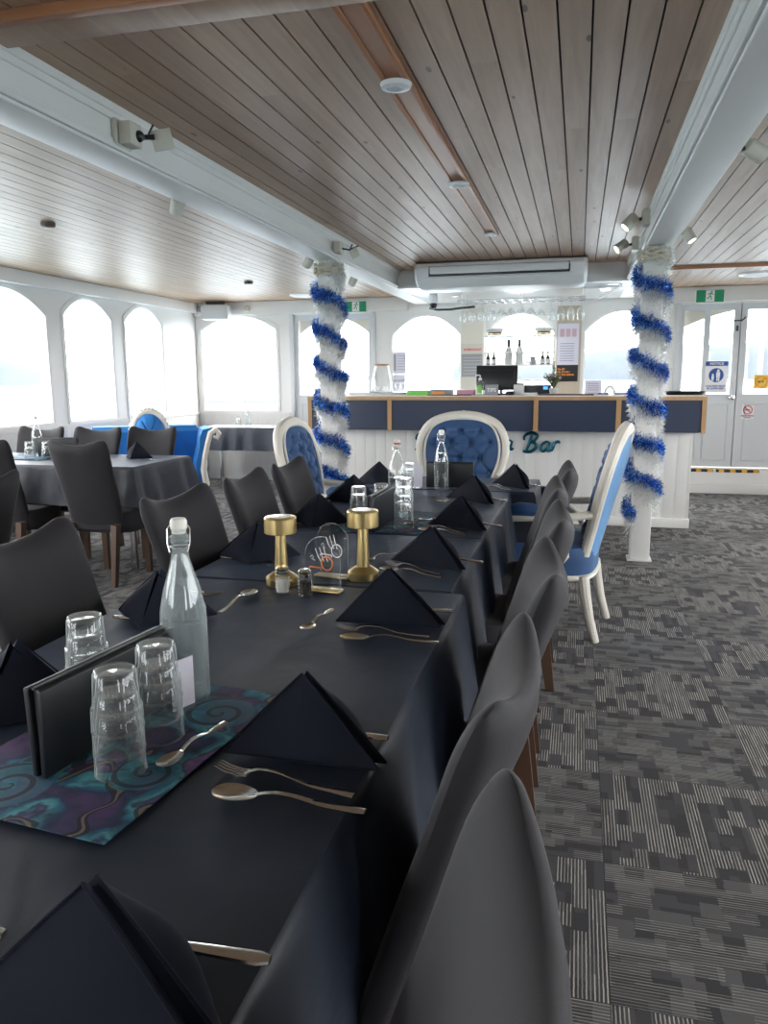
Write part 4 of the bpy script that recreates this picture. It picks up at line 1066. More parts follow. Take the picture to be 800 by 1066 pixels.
# ------------------------------------------------------------------ victorian blue chairs
def vchair(armpad='velvet'):
    t = thing('armchair', '', 'armchair')
    lean = lambda z: -.235 - (z - .45) * .25
    ring = [(-.17, .44), (-.185, .56), (-.235, .68), (-.272, .80), (-.268, .92), (-.215, 1.015), (-.12, 1.06), (0, 1.075)]
    ring = ring + [(-x, z) for x, z in ring[-2::-1]]
    # smooth the ring
    P = []; n = len(ring)
    for i in range(n - 1):
        p0, p1, p2, p3 = ring[max(i - 1, 0)], ring[i], ring[i + 1], ring[min(i + 2, n - 1)]
        for k in range(4):
            q = k / 4
            P.append(tuple(.5 * ((2 * p1[a]) + (-p0[a] + p2[a]) * q + (2 * p0[a] - 5 * p1[a] + 4 * p2[a] - p3[a]) * q * q + (-p0[a] + 3 * p1[a] - 3 * p2[a] + p3[a]) * q ** 3) for a in (0, 1)))
    P.append(ring[-1])
    rad = [.026 + .010 * math.exp(-((i - len(P) / 2) / 9) ** 2) for i in range(len(P))]
    b = MB(); b.tube([(x, lean(z), z) for x, z in P], rad, 10, up=(0, 1, .3))
    # inner bead
    b.tube([(x * .87, lean(z) + .028, z * .985 + .005) for x, z in P[3:-3]], .008, 6)
    fr = b.build('back_frame', 'carved', t)
    b = MB()      # crest carving and leaf scrolls
    for i in range(-5, 6):
        x = i * .022; b.ball((x, lean(1.08) + .004, 1.094 - .0035 * i * i * .35 + (.008 if i % 2 == 0 else 0)), .014 - .0006 * abs(i), sc=(1, 1.2, .9))
    for s in (-1, 1):
        for k in range(7):
            a = k / 6; z = .98 - a * .24; x = s * (.247 + .028 * math.sin(PI * a)); b.ball((x + s * .008, lean(z) + .01, z), .013 - .001 * k, sc=(.9, 1.2, 1.2))
    b.build('crest_carving', 'carved', fr)
    # outline function half width for z
    def hw(z):
        for i in range(len(P) // 2):
            if P[i][1] <= z <= P[i + 1][1] or i == len(P) // 2 - 1:
                d = P[i + 1][1] - P[i][1]; q = (z - P[i][1]) / d if abs(d) > 1e-6 else 0
                return abs(P[i][0] + (P[i + 1][0] - P[i][0]) * max(0, min(1, q)))
    zl, zh = .46, 1.055
    btn = [(x, z) for r_, z in enumerate((.60, .70, .80, .90, .98)) for x in ((-.18, -.06, .06, .18) if r_ % 2 else (-.12, 0, .12)) if abs(x) < (hw(z) or .2) - .05]
    def tuft(x, z):
        d = 0.
        for bx, bz in btn:
            q = ((x - bx) ** 2 + (z - bz) ** 2) / .022 ** 2; d -= .032 * math.exp(-q)
        for bx, bz in btn:
            for cx, cz in btn:
                if (bx, bz) < (cx, cz) and math.hypot(bx - cx, bz - cz) < .15:
                    L = math.hypot(cx - bx, cz - bz); ux, uz = (cx - bx) / L, (cz - bz) / L
                    tt = (x - bx) * ux + (z - bz) * uz
                    if 0 <= tt <= L:
                        pd = abs(-(x - bx) * uz + (z - bz) * ux); d -= .012 * math.exp(-(pd / .010) ** 2)
        return max(d, -.045)
    def front(u, v):
        z = zl + (zh - zl) * v; w = (hw(z) or .1) * .93; x = (2 * u - 1) * w
        e = (1 - abs(2 * u - 1) ** 3) * min(1, v * 8) * min(1, (1 - v) * 9)
        return (x, lean(z) + .012 + (.055 + tuft(x, z)) * e, z)
    b = MB(); b.grid(front, 56, 60); b.build('tufted_cushion', 'velvet', t, fix=False)
    b = MB()
    for bx, bz in btn: b.ball((bx, lean(bz) + .030, bz), .008, seg=8, sc=(1, .6, 1))
    b.build('buttons', 'velvet', t)
    def backf(u, v):
        z = .40 + (zh - .40) * v; w = (hw(max(z, .45)) or .1) * .95; x = (2 * u - 1) * w
        e = (1 - abs(2 * u - 1) ** 4) * min(1, (1 - v) * 8)
        return (x, lean(z) - .012 - .035 * e, z)
    b = MB(); b.grid(backf, 20, 24); b.build('outer_back', 'velvetback', t, fix=False)
    # seat
    b = MB(); loops = []
    for z, k in ((.325, .97), (.335, 1.), (.40, 1.01), (.455, 1.02), (.48, .99), (.495, .9), (.505, .6), (.508, .1)):
        l = []
        for j in range(40):
            a = 2 * PI * j / 40; ca, sa = math.cos(a), math.sin(a)
            y = .27 * k * math.copysign(abs(sa) ** .5, sa); wid = .265 + .035 * (y / .27)
            l.append((wid * k * math.copysign(abs(ca) ** .5, ca), y, z))
        loops.append(l)
    b.loft(loops).build('seat', 'velvet', t)
    b = MB(); pts = []
    for j in range(40):
        a = 2 * PI * j / 40; ca, sa = math.cos(a), math.sin(a); y = .272 * math.copysign(abs(sa) ** .5, sa); wid = .27 + .035 * (y / .27)
        pts.append((wid * math.copysign(abs(ca) ** .5, ca), y, .328))
    b.tube(pts, .014, 8, closed=True); b.build('seat_rail', 'carved', t)
    for s in (-1, 1):
        b = MB()
        b.tube([(s * .225, lean(.66) + .0, .665), (s * .265, -.20, .655), (s * .29, -.10, .645), (s * .30, 0, .645), (s * .30, .10, .64), (s * .295, .125, .625)], [.022, .020, .020, .022, .024, .02], 10)
        b.tube([(s * .295, -.02, .635), (s * .302, -.07, .605), (s * .305, -.125, .565), (s * .305, -.155, .51), (s * .30, -.16, .46), (s * .30, -.13, .42), (s * .302, -.095, .42), (s * .302, -.09, .445)], [.02, .022, .022, .021, .021, .022, .018, .014], 10)
        ar = b.build('arm', 'carved', t)
        b = MB(); b.tube([(s * .30, -.03, .672), (s * .302, .0, .68), (s * .302, .07, .682), (s * .30, .12, .668), (s * .299, .135, .655)], [.02, .034, .036, .03, .018], 12); b.build('arm_pad', 'velvet', ar)
        b = MB(); b.tube([(s * .235, .225, .34), (s * .25, .25, .27), (s * .245, .235, .16), (s * .235, .225, .06), (s * .24, .24, .0)], [.034, .030, .022, .018, .022], 10); b.build('leg', 'carved', t)
        b = MB(); b.tube([(s * .20, -.235, .34), (s * .205, -.25, .24), (s * .21, -.275, .12), (s * .215, -.31, .0)], [.03, .028, .023, .02], 10); b.build('leg', 'carved', t)
    return t
VC = Place(vchair())
VC((-.76, 4.86, 0), R(180), 'blue tufted armchair with carved white frame at the head of the table', scale=(1.06, 1, .985))
VC((-.15, 4.10, 0), R(81), 'blue armchair in white frame seen side on, right of the long table', scale=(1, 1, .985))
VC((-1.36, 4.52, 0), R(-94), 'blue armchair in white frame behind the left row of black chairs', scale=(.95, 1, .975))

# chaise
t = thing('chaise_lounge', 'bright blue velvet chaise with white scroll frame by left wall', 'sofa', (-4.05, 6.85, 0), R(32))
b = MB(); b.b2(-.58, .38, -.28, .26, .22, .44, bev=.05); b.build('seat', 'velvetlight', t)
b = MB()
def chb(u, v):
    x = -.55 + .95 * u; z = .40 + .43 * v; y = .20 - .02 * v + (.07 * math.sin(PI * min(1, v * 1.0)) ** 2) * -1
    return (x, y, z)
prof = [(.14, .38), (.13, .50), (.15, .62), (.12, .72), (.11, .80), (.15, .855), (.23, .86), (.28, .82), (.29, .74), (.27, .6), (.27, .38)]
b.loft([[(x, p[0], p[1]) for p in prof] for x in (-.60, -.2, .1, .40)], smooth=True); b.build('backrest', 'velvetlight', t)
# rolled arm on the right with white scroll facing the room
armp = [(.38, .30), (.38, .5), (.42, .66), (.43, .76), (.46, .83), (.53, .845), (.575, .80), (.56, .74), (.50, .73), (.47, .64), (.45, .5), (.45, .30)]
b = MB(); b.loft([[(p[0] - .03, y, p[1]) for p in armp] for y in (-.26, 0, .26)]); b.build('arm', 'velvetlight', t)
b = MB(); b.tube([(.40, -.27, .0), (.40, -.275, .14), (.44, -.275, .3), (.42, -.275, .44), (.44, -.275, .58), (.47, -.275, .70), (.50, -.275, .80), (.555, -.275, .83), (.58, -.275, .79), (.56, -.275, .745), (.525, -.275, .76)], [.022, .026, .032, .03, .026, .026, .028, .03, .026, .022, .016], 10)
b.build('scroll_frame', 'carved', t)
b = MB(); b.b2(-.58, .42, -.285, -.25, .20, .27, bev=.01); b.b2(-.58, .42, .22, .27, .20, .27, bev=.01); b.build('rail', 'carved', t)
for x, y in ((-.5, -.26), (-.5, .24), (.40, .24)):
    MB().tube([(x, y, .22), (x, y - .01, .12), (x, y, 0)], [.028, .022, .018], 10).build('leg', 'carved', t)
# tufted round headrest at left with frilled carved frame
b = MB(); ring = [(-.06 + .17 * math.cos(a), .12, .76 + .24 * math.sin(a)) for a in [-.5 + (PI + 1.0) * i / 22 for i in range(23)]]
b.tube(ring, .03, 10)
for p in ring[1:-1:1]: b.ball((p[0] + (p[0] + .06) * .10, p[1], p[2] + (p[2] - .76) * .10), .022)
b.build('head_frame', 'carved', t)
def hb(u, v):
    a = 2 * PI * u; r_ = v
    x, z = .185 * r_ * math.cos(a), .225 * r_ * math.sin(a)
    bulge = .09 * math.sqrt(max(0, 1 - r_ * r_)); c = .028 * (abs(math.sin(3 * a)) < .3) * r_ * (1 - r_)
    return (-.06 + x * .85, .11 - bulge + c * 2, .76 + z)
b = MB(); b.grid(hb, 48, 12); b.build('head_cushion', 'velvetlight', t)
MB().b2(-.20, .08, .115, .16, .42, .80, bev=.01).build('head_support', 'velvetlight', t)

# ------------------------------------------------------------------ table ware
def bottle(h=.30, r=.038, level=.8, red=False, droplets=0):
    t = thing('swing_top_bottle', '', 'bottle')
    s = h / .30
    outer = [(.001, 0), (r * .9, 0), (r, .006), (r, .13 * s), (r * .98, .15 * s), (r * .80, .185 * s), (r * .55, .215 * s), (r * .40, .235 * s), (.0135, .25 * s), (.0135, .262 * s), (.0165, .265 * s), (.0165, .272 * s), (.0135, .275 * s), (.013, .283 * s)]
    inner = [(rr - .0025 if rr > .01 else rr, z) for rr, z in outer[::-1]]
    inner = [(max(.001, rr), max(z, .006)) for rr, z in inner[:-3]] + [(r * .85, .006), (.001, .010)]
    b = MB(); b.lathe(outer + inner, seg=32)
    b.build('glass_body', 'dewy' if droplets else 'glass', t)
    zl = level * h; w = [(.001, .0090)] + [(rr - .0023, max(z, .0090)) for rr, z in outer[1:] if z < zl and rr > .01]
    # interpolate the top radius
    for k in range(len(outer) - 1):
        if outer[k][1] <= zl < outer[k + 1][1]:
            q = (zl - outer[k][1]) / (outer[k + 1][1] - outer[k][1]); w.append((outer[k][0] + (outer[k + 1][0] - outer[k][0]) * q - .0023, zl))
    w.append((.001, zl))
    MB().lathe(w, seg=32).build('water', 'water', t)
    MB().lathe([(.001, .278 * s), (.012, .278 * s), (.0125, .284 * s), (.0145, .286 * s), (.015, .297 * s), (.012, .302 * s), (.001, .303 * s)], seg=20).build('stopper', 'stopper', t)
    b = MB()
    for sx in (-1, 1): b.tube([(sx * .0145, 0, .292 * s), (sx * .020, -.003, .285 * s), (sx * .019, -.008, .262 * s), (sx * .015, -.012, .25 * s), (sx * .017, -.004, .246 * s)], .0012, 6)
    b.tube([(.016 * math.cos(a), .016 * math.sin(a), .256 * s) for a in [2 * PI * i / 20 for i in range(20)]], .0012, 6, closed=True)
    b.build('wire_bail', 'chrome', t)
    if red: MB().lathe([(.0135, .277 * s), (.0165, .279 * s), (.0165, .283 * s), (.0135, .285 * s)], seg=20).build('seal', 'seal', t)
    if droplets:
        b = MB(); rn = random.Random(5)
        for i in range(droplets):
            a = rn.uniform(0, 2 * PI); z = rn.uniform(.02, .21) * s
            rr = r
            for k in range(len(outer) - 1):
                if outer[k][1] <= z < outer[k + 1][1]: rr = outer[k][0] + (outer[k + 1][0] - outer[k][0]) * (z - outer[k][1]) / (outer[k + 1][1] - outer[k][1])
            q = rn.uniform(.0006, .0014); b.ball(((rr + .0003) * math.cos(a), (rr + .0003) * math.sin(a), z), q, seg=6)
        b.build('droplets', 'glass', t)
    return t
def put(t, loc, rz, lab): t.location = loc; t.rotation_euler = (0, 0, rz); t['label'] = lab; return t
put(bottle(.325, .0405, .80, False, 260), (-.668, 1.185, ZTb + .0035), R(20), 'largest clear swing top water bottle covered in droplets, in the foreground')
put(bottle(.29, .041, .40, True), (-.80, 3.42, ZTb), R(0), 'round shouldered swing top bottle with red seal beyond the lamps')
put(bottle(.30, .036, .62, False), (-.672, 3.87, ZTb + .002), R(0), 'slim swing top bottle in front of the far black menu holder')
put(bottle(.30, .038, .30, False), (-3.98, 5.02, ZTb), R(0), 'swing top water bottle on the left side table')
put(bottle(.29, .036, .1, False), (-3.90, 8.72, ZTb), R(0), 'swing top bottle on the far back table under window')
def stack(x, y, n, lab, z=ZTb):
    for i in range(n):
        pos = ({0: 'bottom', n - 1: 'top'}.get(i, 'middle' if n == 3 else ['', 'second from bottom', 'third from bottom'][i % 3])) if n > 1 else ''
        TUM((x, y, z + i * .0335), i * .3, ('upturned tumbler, %s of %s' % (pos, lab)) if n > 1 else lab)
ZM = ZTb + .004
stack(-.632, .918, 3, 'the nearest glass stack on the foreground placemat', ZM)
stack(-.632, 1.03, 3, 'the glass stack between nearest stack and droplet bottle', ZM)
stack(-.83, 1.13, 3, 'the stack hidden behind the foreground menu holder', ZM)
stack(-.632, 2.81, 4, 'the tall glass stack on the second placemat', ZM)
stack(-.87, 3.02, 2, 'the left glass pair behind the second menu holder', ZM)
stack(-.80, 3.12, 2, 'the right glass pair behind the second menu holder', ZM)
stack(-3.90, 4.83, 2, 'the glass stack on the left side table', ZTb)
stack(-3.77, 4.85, 2, 'the right hand glass pair on the left side table', ZTb)
stack(-.86, 3.95, 2, 'the glass pair beside white card near the head chair', ZTb)
stack(-4.02, 8.70, 1, 'single upturned tumbler on the far back table', ZTb)
# placemats
def mat_(x, y, rz, lab, w=.33, l=.48):
    o = MB().b2(-w / 2, w / 2, -l / 2, l / 2, 0, .0022, bev=.0008).build('placemat', 'batik')
    o.location = (x, y, ZTb + .0008); o.rotation_euler = (0, 0, rz); return tag(o, lab, 'placemat')
mat_(-.69, 1.01, R(-6), 'teal and purple swirl placemat in the foreground')
mat_(-.72, 2.95, R(3), 'teal and purple placemat under the second menu holder')
mat_(-3.95, 4.88, R(90), 'batik placemat under the glasses on left side table', .3, .42)
# menu holders
def holder():
    t = thing('menu_holder', '', 'menu holder')
    MB().b2(-.15, .15, -.013, -.003, 0, .135, T=Tr(rx=R(2)), bev=.003).build('cover', 'leather', t)
    MB().b2(-.15, .15, .003, .013, 0, .135, T=Tr(rx=R(-2)), bev=.003).build('cover', 'leather', t)
    b = MB(); b.b2(-.143, .143, -.0035, .0035, .004, .132); b.build('menu_sheets', 'leather', t)
    b = MB(); b.tube([(-.148, 0, .1365), (.148, 0, .1365)], .004, 8); b.build('spine', 'leather', t)
    return Place(t)
HD = holder()
HD((-.715, 1.02, ZM), R(82.5), 'black leather menu holder standing on the foreground placemat')
HD((-.725, 2.83, ZM), R(88), 'black menu holder standing behind the right gold lamp')
HD((-.64, 3.95, ZTb + .001), R(2), 'black menu holder facing camera behind the slim bottle', scale=(.82, 1, .95))
HD((-3.80, 5.02, ZTb), R(15), 'menu holder behind glasses on the left side table')
def cardst(x, y, z, rz, lab, h=.09):
    t = thing('table_card', lab, 'card', (x, y, z), rz)
    MB().b2(-.024, .024, -.0015, .0015, .003, h).build('card', 'paper', t); MB().b2(-.024, .024, -.014, .014, 0, .003).build('foot', 'acrylic', t)
cardst(-.648, 1.135, ZM, R(70), 'small lilac card standing beside the foreground bottle')
cardst(-.80, 3.90, ZTb + .001, R(-5), 'small lilac card left of the far menu holder', .115)
# lamps
def lamp():
    t = thing('table_lamp', '', 'lamp')
    MB().lathe([(.001, 0), (.046, 0), (.047, .003), (.047, .022), (.046, .0235), (.027, .036), (.021, .038), (.001, .038)], seg=40).build('base', 'gold', t)
    MB().lathe([(.0205, .037), (.0170, .10), (.0150, .158), (.001, .158)], seg=32).build('stem', 'gold', t)
    MB().lathe([(.001, .152), (.044, .152), (.047, .154), (.047, .196), (.045, .199), (.040, .200), (.001, .2002)], seg=48).build('head', 'gold', t)
    MB().lathe([(.001, .2004), (.030, .2004), (.031, .2012), (.001, .2014)], seg=32).build('touch_plate', 'chrome', t)
    return Place(t)
LP = lamp()
LP((-.79, 1.955, ZTb + .001), 0, 'left gold mushroom table lamp behind salt shaker', scale=(.95, .95, .96))
LP((-.582, 2.06, ZTb + .001), 0, 'right gold mushroom table lamp nearer the menu holder', scale=(.95, .95, 1.0))
def shaker(fill):
    t = thing('shaker', '', 'shaker')
    prof = [(.001, 0), (.019, 0), (.0205, .003)]
    for k in range(5): prof += [(.0205, .006 + k * .0085), (.0185, .0095 + k * .0085)]
    prof += [(.019, .050), (.015, .054)]
    MB().lathe(prof + [(.001, .055)], seg=24).build('glass_body', 'acrylic', t)
    MB().lathe([(.001, .003), (.016, .003), (.016, .040), (.001, .042)], seg=20).build('contents', fill, t)
    MB().lathe([(.0165, .052), (.0175, .053), (.0175, .060), (.0165, .061), (.0172, .063), (.0172, .068), (.014, .072), (.001, .073)], seg=24).build('lid', 'steel', t)
    return t
put(shaker('cork'), (-.757, 1.877, ZTb), 0, 'salt shaker with white contents in front of left gold lamp')
put(shaker('pepper'), (-.686, 1.858, ZTb), 0, 'pepper shaker with dark contents left of the clear signs')
# arched acrylic signs
def asign(x, y, rz, lab, w=.052, h=.15, copper=True, base='gold'):
    t = thing('table_sign', lab, 'sign', (x, y, ZTb), rz)
    MB().b2(-.055, .055, -.018, .018, 0, .006, bev=.0015).build('base', base, t)
    n = 20; out = [(-w, .006), (w, .006)] + [(w * math.cos(PI * i / n), h - w + w * math.sin(PI * i / n)) for i in range(n + 1)]
    b = MB(); m_ = len(out); b.add([(p[0], -.0015, p[1]) for p in out] + [(p[0], .0015, p[1]) for p in out], [tuple(range(m_)), tuple(range(m_, 2 * m_))[::-1]] + [(i, (i + 1) % m_, m_ + (i + 1) % m_, m_ + i) for i in range(m_)])
    b.build('arched_panel', 'acrylic', t, fix=True)
    MB().tube([(p[0], 0, p[1]) for p in [out[0]] + out[:1:-1] + [out[1]]][1:], .0011, 6).build('rim_glint', 'edge_glint', t)  # pale tube added along the rim as a painted edge highlight
    b = MB()
    for i in range(3): b.tube([(-.020 + i * .012, -.0022, .117 + .004 * i), (-.012 + i * .012, -.0022, .095), (-.004 + i * .01, -.0022, .083)], .0011, 5)
    b.tube([(-.036, -.0022, .092), (-.030, -.0022, .098), (-.026, -.0022, .092), (-.032, -.0022, .088), (-.022, -.0022, .084)], .0009, 5)
    b.build('script', 'whitepaper', t)
    b = MB(); r_ = .0165
    b.tube([(.014 + r_ * math.cos(a), -.0025, .078 + r_ * 1.15 * math.sin(a)) for a in [2 * PI * i / 24 for i in range(24)]], .0016 if not copper else .0022, 6, closed=True)
    b.tube([(-.040, -.0025, .062), (-.036, -.0025, .066), (-.004, -.0025, .064), (-.002, -.0025, .058)], .0022, 6)
    b.build('numeral', 'copper' if copper else 'whitepaper', t)
M['edge_glint'] = m_thin('painted acrylic edge glint', (.9, .93, .95), (.8, .85, .9), 2., 1., .22, .2)  # whitish haze puts the light caught by the rim into the colour
M['palebrass'] = mat('pale brass', (.72, .62, .42), .35, .8)
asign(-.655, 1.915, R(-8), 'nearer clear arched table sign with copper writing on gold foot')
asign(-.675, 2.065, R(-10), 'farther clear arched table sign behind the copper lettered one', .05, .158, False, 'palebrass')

# cutlery
def spoon(L=.19, bw=.021, bl=.034):
    t = thing('spoon', '', 'spoon')
    def bowl(u, v):
        a = 2 * PI * u; r_ = v; x = bl * r_ * math.cos(a); w = bw * (1 - .18 * math.cos(a))
        return (x, w * r_ * math.sin(a), .007 - .0055 * (1 - r_ ** 2) )
    b = MB(); b.grid(bowl, 28, 6)
    b.grid(lambda u, v: (lambda p: (p[0], p[1], p[2] + .0012))(bowl(u, v)), 28, 6); b.build('bowl', 'steel', t, fix=False)
    b = MB(); n = 12; loops = []
    for i in range(n + 1):
        q = i / n; x = bl * .93 + (L - bl) * q; z = .007 + .010 * math.sin(PI * min(1, q * 1.6)) * (1 - q) + .002
        w = .0035 + .0055 * q ** 2 if q < .96 else .0065
        loops.append([(x, w * c, z + d) for c, d in ((-1, 0), (-.6, .0014), (.6, .0014), (1, 0), (.6, -.001), (-.6, -.001))])
    b.loft(loops); b.build('handle', 'steel', t); return t
def fork(L=.2):
    t = thing('fork', '', 'fork')
    for k in range(4):
        y = (-1.5 + k) * .0062
        MB().tube([(-.032, y * 1.02, .010), (-.015, y, .005), (.005, y, .003), (.022, y, .005)], [.0007, .0013, .0015, .0015], 6).build('tine', 'steel', t)
    b = MB(); n = 16; loops = []
    for i in range(n + 1):
        q = i / n; x = .018 + (L - .03) * q; z = .005 + .013 * math.sin(PI * min(1, (q + .05) * 1.5)) * (1 - q) + .001
        w = (.0115 - .0085 * min(1, q / .12)) if q < .12 else .003 + .006 * ((q - .12) / .88) ** 2
        loops.append([(x, w * c, z + d) for c, d in ((-1, 0), (-.6, .0013), (.6, .0013), (1, 0), (.6, -.001), (-.6, -.001))])
    b.loft(loops); b.build('handle', 'steel', t); return t
def knife(L=.225):
    t = thing('knife', '', 'knife')
    b = MB(); b.loft([[(x, y0, .001), (x, y1, .0012), (x, y1, .0022), (x, y0, .0032)] for x, y0, y1 in ((0, -.002, .002), (.01, -.006, .004), (.06, -.009, .006), (.11, -.008, .006))], smooth=False); b.build('blade', 'steel', t)
    b = MB(); loops = []
    for i in range(11):
        q = i / 10; x = .11 + (L - .11) * q; w = .0055 + .005 * q; w = w if i < 10 else .006
        loops.append([(x, w * math.cos(2 * PI * j / 10), .0045 + .0035 * math.sin(2 * PI * j / 10)) for j in range(10)])
    b.loft(loops); b.build('handle', 'steel', t); return t
SP = Place(spoon()); FK = Place(fork()); KN = Place(knife()); TS = spoon(.135, .0155, .026)
TS.name = 'teaspoon'; TSP = Place(TS); tag(TS, None, 'teaspoon')

# napkins
def napkin():
    t = thing('napkin', '', 'napkin')
    L, Rr, A, Bk = Vector((-.125, -.02, 0)), Vector((.125, -.02, 0)), Vector((-.01, .03, .122)), Vector((.0, .12, .002))
    def tri(P, Q, S_, nrm, bulge, n=14):
        vs = []; ix = {}; fs = []
        for i in range(n + 1):
            for j in range(n + 1 - i):
                a, c = i / n, j / n; d = 1 - a - c
                p = P * a + Q * c + S_ * d + nrm * bulge * 27 * a * c * d
                p.z = max(p.z, .0)
                ix[i, j] = len(vs); vs.append(p[:])
        for i in range(n):
            for j in range(n - i):
                fs.append((ix[i, j], ix[i + 1, j], ix[i, j + 1]))
                if j < n - i - 1: fs.append((ix[i + 1, j], ix[i + 1, j + 1], ix[i, j + 1]))
        return vs, fs
    b = MB()
    b.add(*tri(L, Rr, A, Vector((0, -.9, .3)), .007), True)
    b.add(*tri(L, Bk, A, Vector((-.6, .5, .5)), .006), True)
    b.add(*tri(Rr, Bk, A, Vector((.6, .5, .5)), .004), True)
    b.build('front_fold', 'napkin', t)
    b = MB()   # second layer standing just behind the right edge
    A2 = A + Vector((.004, .012, -.001)); R2 = Rr + Vector((.006, .022, .0)); L2 = L + Vector((.03, .02, 0))
    b.add(*tri(L2, R2, A2, Vector((.1, -.9, .3)), .012), True)
    b.add(*tri(R2, Bk, A2, Vector((.6, .5, .5)), .022), True)
    b.build('back_fold', 'napkin', t, fix=False)
    b = MB()
    def edge(P, Q, r_, sag=0.):
        b.tube([(P.lerp(Q, i / 8) + Vector((0, -.002, sag * math.sin(PI * i / 8)))) for i in range(9)], r_, 6)
    edge(L + Vector((0, 0, .002)), A, .0016, .002); edge(A, Rr + Vector((0, 0, .003)), .0018, .002); edge(A2, R2 + Vector((0, 0, .003)), .0022, .003); edge(L + Vector((0, 0, .0015)), Rr + Vector((0, 0, .0015)), .0015)
    b.build('hem', 'napkin', t); return t
NP = Place(napkin())
R_ = [((-.40, .50), 2, 'closest to camera at the bottom left', (1.12, 1.1, 1.05)), ((-.39, 1.03), 0, 'standing between the foreground placemat and second right chair', (1, 1, .98)), ((-.415, 1.69), 2, 'right of the gold lamps and third right chair', (1, 1, 1)),
      ((-.433, 2.27), -22, 'on the lamp section farther than the lamps, right side', (1, 1, .92)), ((-.435, 2.88), -26, 'right of the second placemat', (1, 1, .95)), ((-.475, 3.53), -36, 'right of the slim bottle', (1.1, 1, .95)), ((-.33, 4.05), -42, 'last on the right, near the head chair', (1, 1, .95))]
for i, ((x, y), a, l, sc) in enumerate(R_):
    NP((x, y, ZTb + .001), R(a), 'black folded napkin tent %s' % l, 'folded napkins on the long table', sc)
    c, s = math.cos(R(a)), math.sin(R(a))
    def at(u, v): return (x + u * c - v * s, y + u * s + v * c, ZTb + .001)
    if i > 0:
        SP(at(-.05, -.135), R(a - 2), 'spoon beside the napkin %s' % l, 'spoons on the long table')
        FK(at(-.075, -.075), R(a - 8), 'fork between spoon and napkin %s' % l, 'forks on the long table')
    if i in (3, 4, 5): TSP(at(-.175, -.075), R(a + 78), 'teaspoon left of the napkin %s' % l, 'teaspoons on the long table')
    if i == 2: TSP((-.585, 1.60, ZTb + .001), R(84), 'teaspoon right of the clear signs, handle raised', 'teaspoons on the long table')
    if i == 0: KN((-.50, .612, ZTb + .001), R(2), 'knife poking from under the closest napkin', 'knives on the long table')
    elif i == 1: KN((-.50, 1.106, ZTb + .001), R(0), 'knife poking from behind the napkin beside foreground placemat', 'knives on the long table')
    else: KN(at(-.09, .10), R(a), 'knife behind the napkin %s' % l, 'knives on the long table')
L_ = [((-.93, 1.10), 176, 'behind the foreground menu holder', (1, 1, 1.05)), ((-.965, 1.63), 180, 'left of the foreground bottle', (1, 1, .98)), ((-.99, 2.26), 188, 'behind the left gold lamp', (1.05, 1, 1)), ((-.985, 2.86), 180, 'left of the right gold lamp', (.95, 1, 1)),
      ((-1.03, 3.45), 205, 'in front of the left tinsel column', (1, 1, 1)), ((-1.06, 4.08), 190, 'last on the left, near the head chair', (.9, 1, .95))]
for i, ((x, y), a, l, sc) in enumerate(L_):
    NP((x, y, ZTb + .001), R(a), 'black folded napkin tent %s' % l, 'folded napkins on the long table', sc)
    c, s = math.cos(R(a)), math.sin(R(a))
    def at(u, v): return (x + u * c - v * s, y + u * s + v * c, ZTb + .001)
    kk = (-1.13 + .02, y - .075, ZTb + .001)
    KN((x + .12, y - .06 if i else 1.045, ZTb + .001), R(180), 'knife in front of the napkin %s' % l, 'knives on the long table')
    if i in (1, 3): SP((-.835, y + .20, ZTb + .001), R(-88), 'spoon lying near the napkin %s' % l, 'spoons on the long table'); FK((-.93, y + .17, ZTb + .001), R(-160), 'fork lying near the napkin %s' % l, 'forks on the long table')
TSP((-.572, .955, ZM), R(78), 'teaspoon lying across the edge of foreground placemat', 'teaspoons on the long table')
KN((-.78, .565, ZTb + .001), R(6), 'knife end at the left frame edge near closest napkin', 'knives on the long table')
for x, y, a, l in ((-4.05, 4.66, 10, 'left of the glasses on the left side table'), (-3.12, 5.02, 170, 'near the right corner of the left side table'), (-3.42, 4.72, 10, 'in the middle of the left side table')):
    NP((x, y, ZTb), R(a), 'black folded napkin tent %s' % l, 'folded napkins on the left table', (.9, .8, 1))
for x, y, a, l in ((-3.12, 4.86, 3, 'near the right corner of the left side table'), (-3.45, 4.62, 0, 'in the middle of the left side table')):
    KN((x, y, ZTb), R(a), 'knife lying %s' % l, 'knives on the left table')

